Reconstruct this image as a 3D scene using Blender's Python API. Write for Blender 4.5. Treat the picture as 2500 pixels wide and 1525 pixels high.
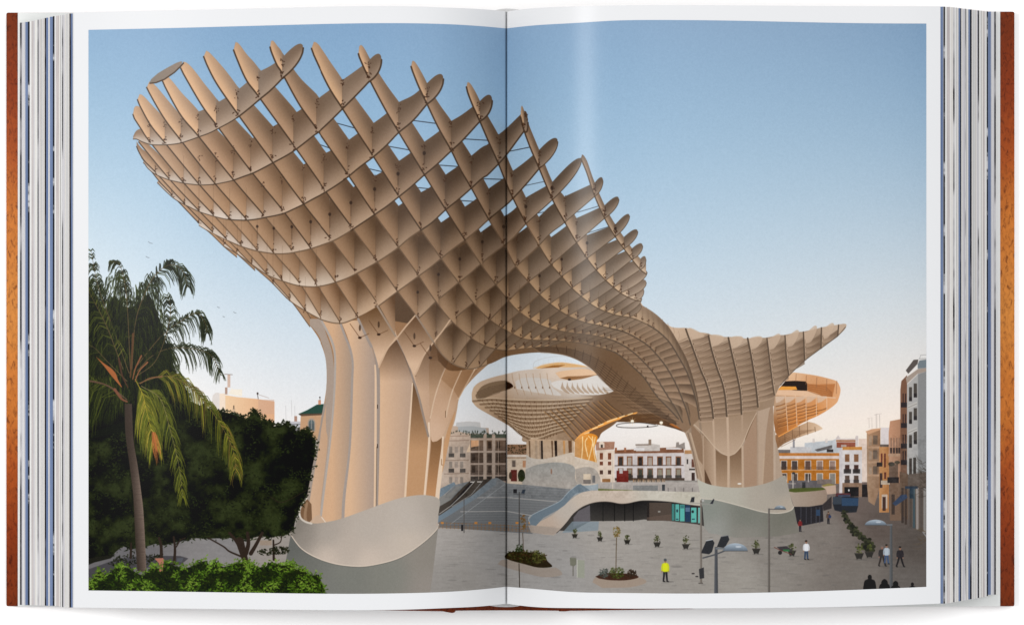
# An open thick picture book lying on a white tabletop, seen from above. All metres.
import bpy, math, random
import numpy as np
for o in list(bpy.data.objects): bpy.data.objects.remove(o)
SC = bpy.context.scene; COL = SC.collection
# ---------------------------------------------------------------- camera, world, lamps, exposure
G = 1.0                                   # height scale of the book and the camera stand
HC = 0.904 * G                              # camera height over the table
FPX = 7206 * (HC - 0.0015 * G)              # focal length in pixels of a 2500 px wide frame
cam = bpy.data.cameras.new('camera'); camo = bpy.data.objects.new('camera', cam); COL.objects.link(camo)
cam.sensor_width = 36; cam.lens = 36 * FPX / 2500; cam.clip_start = .01; cam.clip_end = 20
camo.location = (0, 0, HC); camo.rotation_euler = (0, 0, 0); SC.camera = camo
W = bpy.data.worlds.new('World'); SC.world = W; W.use_nodes = True
bg = W.node_tree.nodes['Background']; bg.inputs[0].default_value = (.985, .99, 1, 1); bg.inputs[1].default_value = 0.74
def lamp(name, loc, target, size, sizey, energy, color=(1, 1, 1)):
    d = bpy.data.lights.new(name, 'AREA'); d.shape = 'RECTANGLE'; d.size = size; d.size_y = sizey; d.energy = energy; d.color = color
    o = bpy.data.objects.new(name, d); COL.objects.link(o); o.location = loc
    v = np.array(target, float) - np.array(loc, float)
    import mathutils
    o.rotation_euler = mathutils.Vector(v).to_track_quat('-Z', 'Y').to_euler(); return o
lamp('overhead_softbox', (.6, .12, 1.6), (.05, 0, 0), 1.4, 1.4, 18)
lamp('key_softbox', (-1.36, .24, 1.68), (.02, .03, .03), .34, .42, 27, (1, .99, .975))
SC.view_settings.view_transform = 'Standard'; SC.view_settings.look = 'None'; SC.view_settings.exposure = 0; SC.view_settings.gamma = 1
SC.view_settings.use_curve_mapping = False
# ---------------------------------------------------------------- the ink painter
OX, OY, PW, PH = 206, 40, 2064, 1418          # canvas origin and size, in print units
RNG = np.random.default_rng(7)
CV = np.zeros((PH, PW, 3), np.float32)
def arr(p): return np.asarray(p, np.float64).reshape(-1, 2)
def Z(ox, oy, s, *p): return arr(p) / s + (ox, oy)   # points read off an enlarged detail
def cover(pts):
    p = arr(pts) - (OX, OY)
    x0 = max(int(np.floor(p[:, 0].min())) - 1, 0); x1 = min(int(np.ceil(p[:, 0].max())) + 2, PW)
    y0 = max(int(np.floor(p[:, 1].min())) - 1, 0); y1 = min(int(np.ceil(p[:, 1].max())) + 2, PH)
    if x1 <= x0 or y1 <= y0: return None
    w, h, SS = x1 - x0, y1 - y0, 4
    ys = y0 + (np.arange(h * SS) + .5) / SS
    a, b = p, np.roll(p, -1, 0)
    ya, yb = a[:, 1][:, None], b[:, 1][:, None]
    c = ((ya <= ys) & (yb > ys)) | ((yb <= ys) & (ya > ys))
    with np.errstate(divide='ignore', invalid='ignore'):
        X = a[:, 0][:, None] + (ys - ya) * ((b[:, 0] - a[:, 0])[:, None] / (yb - ya))
    X = np.where(c, X, np.inf); X.sort(0)
    D = np.zeros((h * SS, w + 2), np.float32)
    for k in range(X.shape[0]):
        r = np.nonzero(np.isfinite(X[k]))[0]
        if not len(r): break
        xx = np.clip(X[k][r] - x0, 0, w); f = np.minimum(xx.astype(int), w); fr = (xx - f).astype(np.float32)
        sg = 1.0 if k % 2 == 0 else -1.0
        np.add.at(D, (r, f), sg * (1 - fr)); np.add.at(D, (r, f + 1), sg * fr)
    m = np.cumsum(D, 1)[:, :w].reshape(h, SS, w).mean(1)
    return x0, y0, np.clip(m, 0, 1)
def put(x0, y0, m, col, a=1.0):
    h, w = m.shape
    if callable(col):
        Y, X = np.mgrid[y0:y0 + h, x0:x0 + w]
        c = col(X + OX + .5, Y + OY + .5)
    else: c = np.asarray(col, np.float32)
    if callable(a): Y, X = np.mgrid[y0:y0 + h, x0:x0 + w]; a = a(X + OX + .5, Y + OY + .5)
    s = CV[y0:y0 + h, x0:x0 + w]
    s += (c - s) * (m * a)[..., None]
def vfade(y0, a0, y1, a1): return lambda X, Y: a0 + (a1 - a0) * np.clip((Y - y0) / (y1 - y0), 0, 1)
def fill(pts, col, a=1.0):
    r = cover(pts)
    if r: put(*r, col, a)
def rect(x0, y0, x1, y1, col, a=1.0): fill([(x0, y0), (x1, y0), (x1, y1), (x0, y1)], col, a)
def ell(cx, cy, rx, ry, col, a=1.0, n=20):
    t = np.arange(n) * 2 * np.pi / n
    fill(np.c_[cx + rx * np.cos(t), cy + ry * np.sin(t)], col, a)
def stroke(pts, w, col, a=1.0, w2=None):
    p = arr(pts) - (OX, OY); w2 = w if w2 is None else w2; n = len(p) - 1
    pad = max(w, w2) / 2 + 1.5
    x0 = max(int(p[:, 0].min() - pad), 0); x1 = min(int(p[:, 0].max() + pad) + 1, PW)
    y0 = max(int(p[:, 1].min() - pad), 0); y1 = min(int(p[:, 1].max() + pad) + 1, PH)
    if x1 <= x0 or y1 <= y0: return
    M = np.zeros((y1 - y0, x1 - x0), np.float32)
    for k in range(n):
        (ax, ay), (bx, by) = p[k], p[k + 1]
        u0 = max(int(min(ax, bx) - pad), x0); u1 = min(int(max(ax, bx) + pad) + 1, x1)
        v0 = max(int(min(ay, by) - pad), y0); v1 = min(int(max(ay, by) + pad) + 1, y1)
        if u1 <= u0 or v1 <= v0: continue
        X = np.arange(u0, u1) + .5 - ax; Y = (np.arange(v0, v1) + .5 - ay)[:, None]
        dx, dy = bx - ax, by - ay; L = dx * dx + dy * dy + 1e-9
        t = np.clip((X * dx + Y * dy) / L, 0, 1)
        d = np.hypot(X - t * dx, Y - t * dy)
        hw = (w + (w2 - w) * ((k + t) / n)) / 2
        m = np.clip(hw + .5 - d, 0, 1) * np.minimum(1, hw * 2)
        q = M[v0 - y0:v1 - y0, u0 - x0:u1 - x0]; np.maximum(q, m, out=q)
    put(x0, y0, M, col, a)
def smooth(pts, n=8):                                  # Catmull-Rom through the points
    p = arr(pts)
    if len(p) < 3: return p
    q = np.vstack([2 * p[0] - p[1], p, 2 * p[-1] - p[-2]]); out = []
    t = np.linspace(0, 1, n, endpoint=False)[:, None]
    for i in range(1, len(q) - 2):
        a, b, c, d = q[i - 1:i + 3]
        out.append(.5 * (2 * b + (c - a) * t + (2 * a - 5 * b + 4 * c - d) * t ** 2 + (3 * b - a - 3 * c + d) * t ** 3))
    return np.vstack(out + [p[-1:]])
def vgrad(y0, c0, y1, c1):
    c0, c1 = np.array(c0, np.float32), np.array(c1, np.float32)
    return lambda X, Y: c0 + (c1 - c0) * np.clip((Y - y0) / (y1 - y0), 0, 1)[..., None]
def hgrad(x0, c0, x1, c1):
    c0, c1 = np.array(c0, np.float32), np.array(c1, np.float32)
    return lambda X, Y: c0 + (c1 - c0) * np.clip((X - x0) / (x1 - x0), 0, 1)[..., None]
def idw(samples):                                      # colour field from a few readings (x, y, r, g, b)
    s = np.array(samples, np.float32)
    def f(X, Y):
        num = 0; den = 0
        for x, y, r, g, b in s:
            w = 1 / (((X - x) ** 2 + (Y - y) ** 2) / 1e4 + .05) ** 1.5
            num = num + w[..., None] * np.array([r, g, b], np.float32); den = den + w
        return num / den[..., None]
    return f
def vnoise(h, w, cell, seed=0):
    g = np.random.default_rng(seed).random((int(h / cell) + 3, int(w / cell) + 3)).astype(np.float32)
    y = np.arange(h) / cell; x = np.arange(w) / cell
    yi, xi = y.astype(int), x.astype(int); fy = (y - yi)[:, None]; fx = (x - xi)[None]
    fy = fy * fy * (3 - 2 * fy); fx = fx * fx * (3 - 2 * fx)
    return (g[yi][:, xi] * (1 - fy) * (1 - fx) + g[yi][:, xi + 1] * (1 - fy) * fx + g[yi + 1][:, xi] * fy * (1 - fx) + g[yi + 1][:, xi + 1] * fy * fx)
def inside(pts, n):                                    # n random points in a polygon
    p = arr(pts); lo, hi = p.min(0), p.max(0); out = np.zeros((0, 2))
    a, b = p, np.roll(p, -1, 0)
    while len(out) < n:
        q = RNG.random((n * 2, 2)) * (hi - lo) + lo
        c = np.zeros(len(q), bool)
        for (ax, ay), (bx, by) in zip(a, b):
            if ay == by: continue
            k = (ay > q[:, 1]) != (by > q[:, 1])
            c ^= k & (q[:, 0] < (bx - ax) * (q[:, 1] - ay) / (by - ay) + ax)
        out = np.vstack([out, q[c]])
    return out[:n]
def leaves(pts, cols, size=(2, 4), a=.9):              # many small leaf-shaped dabs
    cols = np.array(cols, np.float32)
    for (x, y) in pts:
        c = cols[RNG.integers(len(cols))] * (0.75 + .5 * RNG.random())
        L = RNG.uniform(*size); t = RNG.uniform(0, np.pi)
        dx, dy = np.cos(t) * L / 2, np.sin(t) * L / 2 * .7
        stroke([(x - dx, y - dy), (x + dx, y + dy)], L * .45, c, a, .8)

# ---------------------------------------------------------------- sky
SKYS = [(216, 60, 146, 178, 209), (216, 330, 172, 203, 227), (216, 560, 208, 226, 238), (400, 800, 230, 237, 243), (500, 980, 240, 240, 241),
           (800, 60, 141, 175, 208), (1236, 60, 138, 170, 202), (1236, 400, 160, 190, 217), (1500, 60, 147, 176, 205), (2000, 60, 138, 168, 198), (2250, 60, 134, 164, 194),
           (2200, 350, 160, 187, 210), (1700, 400, 172, 200, 222), (1700, 650, 202, 219, 231), (2200, 600, 196, 212, 224), (1900, 760, 216, 226, 234), (2200, 800, 222, 226, 229),
           (2150, 950, 240, 233, 226), (2000, 1050, 248, 234, 222), (1550, 1060, 252, 246, 242), (1180, 900, 208, 217, 224), (1200, 1000, 226, 228, 230), (680, 900, 238, 241, 243), (690, 1040, 246, 240, 236), (1750, 560, 190, 211, 227)]
def sky(X, Y):                                         # a smooth cubic through the readings
    def basis(x, y):
        x = (x - 1236) / 1000; y = (y - 600) / 600
        return np.stack([x ** a * y ** b for a in range(4) for b in range(4 - a)], -1)
    s = np.array(SKYS, float); k = np.linalg.lstsq(basis(s[:, 0], s[:, 1]), s[:, 2:], rcond=None)[0]
    return np.minimum(basis(X, Y) @ k, 250).astype(np.float32)
def paint_sky():
    rect(OX, OY, OX + PW, OY + PH, sky)
    CV[:] += (vnoise(PH, PW, 3, 1)[..., None] - .5) * 3
# ---------------------------------------------------------------- the lattice canopy: two families of upright boards on a square grid
AC = {-2: [(346, 385), (384, 437), (420, 476), (485.7, 545), (514, 570), (548, 603), (578, 628)],
 -1: [(333.5, 358), (338, 369), (351, 391), (379, 420), (451, 498), (519, 566), (580, 621), (622, 660)],
 0: [(338.6, 347), (412.6, 436.5), (485.7, 514.6), (551.6, 581.6), (615, 646), (666, 692), (700, 728)],
 1: [(324.5, 280), (327, 288), (345, 316), (366, 347), (449, 447.5), (521, 525), (589, 599), (651.7, 669), (707.5, 731), (756, 797)],
 2: [(335.5, 244), (338, 252), (367, 305), (402.5, 349), (485.7, 450), (560.7, 534), (627.7, 610), (689, 684.5), (744, 755.5), (758, 777)],
 3: [(358, 211), (360, 219), (399, 287), (441.4, 343), (526, 450), (601, 535), (668, 617), (730, 689.6), (784.7, 778)],
 4: [(396, 197), (399, 205), (440, 280), (484.3, 333), (569, 438.5), (643, 525), (712, 610), (771.5, 691), (831, 787)],
 5: [(441, 167), (446, 178), (493, 258.6), (527, 304), (611.5, 417), (688.6, 512), (758.6, 606), (820, 689.6), (872, 770.7)],
 6: [(497, 139), (500, 148), (527, 202), (578, 276), (665, 396), (740, 497.4), (805.5, 580), (866, 660), (918, 735), (965, 819.4)],
 7: [(570, 123), (574, 134), (600, 194), (631, 236), (716, 354), (791, 461), (857, 552), (917, 633), (970, 710), (1014, 768), (1057.6, 833), (1081, 867), (1105.5, 887.4), (1132, 897.6), (1154, 899.6), (1188.7, 890)],
 8: [(659, 116), (662, 127), (675.5, 159), (688.6, 179.5), (730, 255), (772, 314), (848.5, 424.4), (913, 520.7), (972, 602), (1021, 671), (1058, 727), (1099.4, 780), (1142, 818.4), (1176.5, 840.7), (1207, 851), (1236, 855), (1274, 851), (1304, 848), (1345, 845)],
 9: [(760, 119), (763, 129), (801.5, 210), (836, 264.7), (876.5, 328), (909, 377.7), (972, 476), (1026.7, 559), (1089, 648), (1119.7, 689.6), (1151, 733), (1186.7, 772), (1223, 799), (1270, 823.5), (1300, 829.6), (1345, 830.6), (1385.6, 833.6), (1422, 837.7), (1456.6, 846), (1480, 852), (1504, 861), (1526.6, 878), (1546, 896), (1572, 921), (1595, 955), (1612, 976), (1634, 998), (1656, 1022)],
 10: [(875.5, 132), (879, 143), (900, 189.6), (939.5, 265), (973, 321.5), (1036, 426), (1087.6, 510.6), (1134, 583.6), (1174, 645), (1209.6, 693.5), (1237, 728), (1266, 759.6), (1316.6, 792), (1361, 806), (1400, 813), (1439, 817), (1478, 824.6), (1513.6, 838.4), (1546, 859.5), (1572, 884), (1595, 910), (1616, 944), (1634, 973), (1650, 998), (1666, 1030)],
 11: [(1004, 163), (1007, 173), (1022.6, 212), (1042, 252.5), (1071, 313), (1101.5, 367), (1124, 413), (1150, 457.7), (1193, 535), (1232, 600), (1258, 649), (1288.7, 686.4), (1315, 717), (1343.5, 742), (1385.6, 770), (1428, 787), (1463, 794), (1494, 802), (1523, 809.5), (1554, 825), (1580, 842), (1601, 863), (1624, 892), (1643.5, 924.5), (1656.5, 952), (1667, 978), (1677, 1005), (1685, 1036)],
 12: [(1139, 213), (1142, 226), (1154.5, 258.6), (1171, 295), (1193, 346), (1216.7, 399), (1238, 452), (1251, 481.5), (1283.6, 545), (1316, 600), (1343.5, 643), (1372, 676), (1400, 707), (1437, 738), (1463, 754), (1504, 769), (1541, 775.5), (1572, 788), (1601, 804.5), (1627, 827), (1642, 846.6), (1661, 879), (1676, 906.6), (1687, 936), (1697, 970), (1702, 991), (1707, 1022)],
 13: [(1271, 286), (1273, 295), (1279.6, 320), (1295, 362), (1316, 411), (1348, 486), (1379, 543), (1406, 590), (1433, 630.6), (1455, 659), (1481.5, 687), (1516, 716), (1546, 731), (1563, 735)],
 14: [(1418, 387), (1433, 423), (1449, 472), (1475, 531), (1498, 572), (1522, 606), (1558.6, 653), (1577, 669)]}
NODE = {}
for _i, _j0, _v in ((0, 1, [366, 402.5, 441.4, 484.3, 527.3, 578.4, 630.8, 688.6]), (1, 0, [412.6, 448, 485.7, 526, 569, 611.5, 665, 716, 772, 836, 900]),
                    (2, -2, [420, 451, 485.7, 521, 560.7, 601, 643, 688.6, 740.5, 791, 848.7, 909, 973, 1042]), (3, -1, [519, 551.6, 589, 627.7, 668, 712, 758, 805.5, 857, 915, 972, 1036, 1102, 1172]),
                    (4, 0, [615, 651.7, 689, 730, 771.5, 820, 866, 917.6, 972, 1026.7, 1086.6, 1150.5, 1218.7, 1279.6]), (5, 0, [666, 707.5, 745, 783.6, 830, 872, 918.6, 970, 1021, 1076])):
    for _k, _x in enumerate(_v): NODE[_i, _j0 + _k] = _x
for _i, _x in zip(range(4, 15), [1279.6, 1316, 1347.6, 1380, 1407.4, 1433, 1455, 1478.5, 1497.7, 1515, 1533]): NODE[_i, 13] = _x
for _i, _x in zip(range(4, 13), [1218.7, 1252, 1283.6, 1316, 1345.5, 1371, 1396, 1418.6, 1440]): NODE[_i, 12] = _x
for _i, _x in zip(range(7, 12), [1452, 1476, 1502, 1523, 1543]): NODE[_i, 14] = _x
def _zc(*parts): return smooth(np.vstack([Z(ox, oy, 4.928, *p) for ox, oy, p in parts]), 4)
BC = {0: _zc((300, 80, [(165, 1280), (250, 1320), (350, 1348), (490, 1350), (610, 1342), (730, 1318), (915, 1253), (1045, 1205), (1170, 1140), (1290, 1075), (1400, 1003), (1530, 900), (1650, 798), (1780, 690), (1935, 530), (2040, 395), (2150, 235)])),
 1: _zc((300, 330, [(255, 335), (300, 400), (380, 465), (470, 508), (560, 540), (650, 562), (740, 580), (830, 592), (925, 600), (1020, 598), (1120, 588), (1230, 567), (1330, 542), (1450, 498), (1575, 452), (1690, 395), (1800, 335), (1950, 255), (2090, 165), (2300, 0)]), (700, 80, [(390, 1190), (540, 1050), (670, 920), (850, 740), (1000, 580), (1090, 460), (1135, 350)])),
 2: _zc((300, 330, [(415, 575), (520, 680), (610, 760), (690, 810), (780, 855), (930, 925), (1090, 975), (1200, 1003), (1290, 1017), (1400, 1023), (1490, 1023), (1600, 1012), (1720, 988), (1830, 968), (1950, 935), (2060, 885), (2170, 832), (2300, 760)]), (700, 330, [(480, 680), (690, 540), (880, 385), (1040, 265), (1200, 125)]), (700, 80, [(1345, 1205), (1520, 1060), (1680, 870), (1790, 740), (1870, 620), (1890, 560)])),
 3: _zc((300, 330, [(760, 960), (920, 1090), (1080, 1180), (1230, 1255), (1430, 1340), (1620, 1395), (1820, 1425), (1950, 1425), (2060, 1410), (2260, 1365)]), (700, 330, [(550, 1275), (690, 1200), (800, 1130), (1060, 955), (1200, 860), (1345, 745), (1500, 620), (1650, 485), (1800, 360), (1980, 190), (2120, 60)]), (1100, 200, [(350, 480), (440, 380), (490, 280), (505, 220)])),
 4: _zc((600, 580, [(75, 325), (160, 385), (260, 450), (350, 490), (450, 525), (560, 560), (660, 582), (790, 592), (900, 583), (990, 565), (1090, 535), (1200, 497), (1320, 440), (1450, 370), (1590, 290), (1720, 205), (1830, 125)]), (700, 330, [(1480, 1235), (1620, 1140), (1750, 1050), (1910, 900), (2060, 780), (2220, 640), (2350, 520)]), (1100, 200, [(440, 1125), (580, 985), (680, 885), (880, 610)])),
 5: _zc((600, 580, [(330, 565), (530, 760), (715, 880), (820, 940), (910, 985), (1020, 1018), (1110, 1030), (1200, 1020), (1345, 960), (1470, 900), (1600, 820), (1700, 745), (1825, 650), (1950, 560), (2090, 455), (2220, 360), (2345, 255)]), (700, 330, [(1850, 1490), (2000, 1370), (2140, 1265)]), (1100, 450, [(310, 560), (450, 430), (660, 255), (740, 180)]), (1100, 200, [(900, 1240), (1060, 1050), (1180, 910), (1270, 760), (1295, 690)])),
 6: _zc((1000, 650, [(0, 715), (150, 590), (300, 440), (375, 375), (480, 290), (580, 205), (720, 95)]), (1100, 450, [(340, 980), (500, 845), (640, 740), (760, 640), (900, 480), (1100, 300), (1220, 190)]), (1100, 200, [(1400, 1230), (1500, 1110), (1570, 990)])),
 7: _zc((1000, 650, [(300, 900), (400, 780), (515, 680), (560, 610), (750, 455), (820, 385), (1030, 225)]), (1100, 450, [(670, 1095), (770, 1000), (900, 890), (1050, 750), (1200, 590), (1360, 470), (1500, 330), (1700, 150)]))}
GP = (97.8545646, 24.3530377, 297.654034, .0472333386, -.0312973776)
def depth_of(i, j): return GP[3] * i + GP[4] * j + 1
_zx = np.array([180, 216, 500, 800, 900, 1000, 1100, 1180, 1236, 1300, 1400, 1500, 1700, 2100, 2261, 2296.])
_zz = np.array([29, 30.1, 37, 43.3, 44.5, 44.0, 40, 33.5, 26.5, 34.2, 43, 47.9, 47, 39.3, 34.5, 33])
_xs = np.arange(180, 2297.); _d = 1 + (np.hypot(1 / 7.5, np.gradient(np.interp(_xs, _zx, _zz))) * 7.5 - 1) * .8
_s = np.concatenate([[0], np.cumsum(_d[1:])]); _s += 1236 - np.interp(1236, _xs, _s)
def node_pred(i, j): return float(np.interp((GP[0] * i + GP[1] * j + GP[2]) / depth_of(i, j), _s, _xs))
_res = [(i, j, x - node_pred(i, j)) for (i, j), x in NODE.items()]
def node_x(i, j):
    if (i, j) in NODE: return NODE[i, j]
    n = d = 0
    for a, b, r in _res:
        w = 1 / ((a - i) ** 2 + (b - j) ** 2) ** 1.5; n += w * r; d += w
    return node_pred(i, j) + n / d * .9
BTIP = {0: (740, 114), 1: (932, 143), 2: (1083, 190), 3: (1202, 243), 4: (1289, 296), 5: (1362, 343), 6: (1419.5, 388), 7: (1472, 438), 8: (1511, 483), 9: (1537, 524), 10: (1557, 562),
        11: (1569, 597), 12: (1577, 630), 13: (1580, 661), 14: (1578, 686), 15: (1572, 706), 16: (1567, 725), 17: (1566, 742)}
# readings of the boards' colours: x, y, then A board by its edge, A board deep, B board by its edge, B board deep
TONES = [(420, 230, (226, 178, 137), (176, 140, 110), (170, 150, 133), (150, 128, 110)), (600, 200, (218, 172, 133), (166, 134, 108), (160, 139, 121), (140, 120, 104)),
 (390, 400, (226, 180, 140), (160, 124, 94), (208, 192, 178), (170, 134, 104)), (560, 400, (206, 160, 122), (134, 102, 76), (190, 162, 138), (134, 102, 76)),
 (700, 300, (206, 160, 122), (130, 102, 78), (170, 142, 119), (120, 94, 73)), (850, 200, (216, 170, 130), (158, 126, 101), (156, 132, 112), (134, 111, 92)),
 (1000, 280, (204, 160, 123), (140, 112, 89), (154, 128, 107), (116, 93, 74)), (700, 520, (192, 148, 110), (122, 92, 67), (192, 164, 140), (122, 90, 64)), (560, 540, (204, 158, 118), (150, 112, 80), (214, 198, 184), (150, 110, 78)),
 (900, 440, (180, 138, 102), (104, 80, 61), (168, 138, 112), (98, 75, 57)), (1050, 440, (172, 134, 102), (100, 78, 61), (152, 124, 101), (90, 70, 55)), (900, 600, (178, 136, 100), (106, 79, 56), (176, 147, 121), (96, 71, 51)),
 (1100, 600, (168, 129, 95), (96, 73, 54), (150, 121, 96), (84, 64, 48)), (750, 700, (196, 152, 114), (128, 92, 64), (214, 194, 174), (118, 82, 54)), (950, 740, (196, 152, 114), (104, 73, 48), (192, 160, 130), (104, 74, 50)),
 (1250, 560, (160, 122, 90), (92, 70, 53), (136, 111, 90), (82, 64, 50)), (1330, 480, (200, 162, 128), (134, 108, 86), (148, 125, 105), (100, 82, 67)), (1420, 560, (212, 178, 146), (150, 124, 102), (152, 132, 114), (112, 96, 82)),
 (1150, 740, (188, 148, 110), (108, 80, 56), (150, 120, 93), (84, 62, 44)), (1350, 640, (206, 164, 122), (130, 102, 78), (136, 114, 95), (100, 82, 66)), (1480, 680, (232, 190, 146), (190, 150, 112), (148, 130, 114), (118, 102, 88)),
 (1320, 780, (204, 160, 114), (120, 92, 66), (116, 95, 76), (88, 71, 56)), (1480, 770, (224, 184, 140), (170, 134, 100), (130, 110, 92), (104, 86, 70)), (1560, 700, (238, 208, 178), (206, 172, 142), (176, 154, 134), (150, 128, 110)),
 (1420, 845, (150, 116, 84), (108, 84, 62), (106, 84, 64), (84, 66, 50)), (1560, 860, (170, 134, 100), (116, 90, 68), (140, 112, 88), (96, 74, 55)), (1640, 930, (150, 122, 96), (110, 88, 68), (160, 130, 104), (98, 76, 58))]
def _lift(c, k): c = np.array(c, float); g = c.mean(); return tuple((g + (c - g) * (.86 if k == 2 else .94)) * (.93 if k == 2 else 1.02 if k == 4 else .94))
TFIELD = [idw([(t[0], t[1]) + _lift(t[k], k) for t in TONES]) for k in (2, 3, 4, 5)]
FA = [54, 76, 88, 98, 108]; FB = [38, 58, 67, 75, 84, 95, 106, 114]
def plank(xs, yb, yt, kind, us, first=False):                       # one upright board between two sight lines: a column-wise face
    x0 = max(int(np.floor(xs[0])) - OX, 0); x1 = min(int(np.ceil(xs[-1])) - OX, PW)
    if x1 <= x0: return
    cx = np.arange(x0, x1) + OX + .5
    B = np.interp(cx, xs, yb); T = np.interp(cx, xs, yt); U = np.interp(cx, xs, us)
    y0 = max(int(T.min()) - OY - 1, 0); y1 = min(int(B.max()) - OY + 2, PH)
    if y1 <= y0: return
    Y = (np.arange(y0, y1) + OY)[:, None]
    m = np.clip(np.minimum(B, Y + 1) - np.maximum(T, Y), 0, 1)
    wx = np.clip(np.minimum(xs[-1], cx + .5) - np.maximum(xs[0], cx - .5), 0, 1)
    Xg = np.broadcast_to(cx, m.shape); Yg = np.broadcast_to(Y + .5, m.shape)
    v = np.clip((B - Yg) / np.maximum(B - T, 1), 0, 1); u = np.broadcast_to(U, m.shape)
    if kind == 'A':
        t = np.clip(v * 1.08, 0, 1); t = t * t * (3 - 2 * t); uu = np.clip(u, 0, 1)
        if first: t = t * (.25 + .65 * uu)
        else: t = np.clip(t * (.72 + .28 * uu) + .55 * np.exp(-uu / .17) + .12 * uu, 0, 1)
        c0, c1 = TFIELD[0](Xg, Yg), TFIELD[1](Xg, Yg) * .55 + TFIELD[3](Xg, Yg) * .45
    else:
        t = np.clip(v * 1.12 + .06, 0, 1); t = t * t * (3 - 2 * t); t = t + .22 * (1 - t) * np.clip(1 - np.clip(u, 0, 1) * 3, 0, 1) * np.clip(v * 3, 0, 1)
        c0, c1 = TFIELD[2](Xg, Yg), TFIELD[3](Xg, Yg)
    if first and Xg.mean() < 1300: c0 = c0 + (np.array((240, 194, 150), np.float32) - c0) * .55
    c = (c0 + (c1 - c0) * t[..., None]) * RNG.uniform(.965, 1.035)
    s = CV[y0:y1, x0:x1]; s += (c - s) * (m * wx)[..., None]
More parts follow.
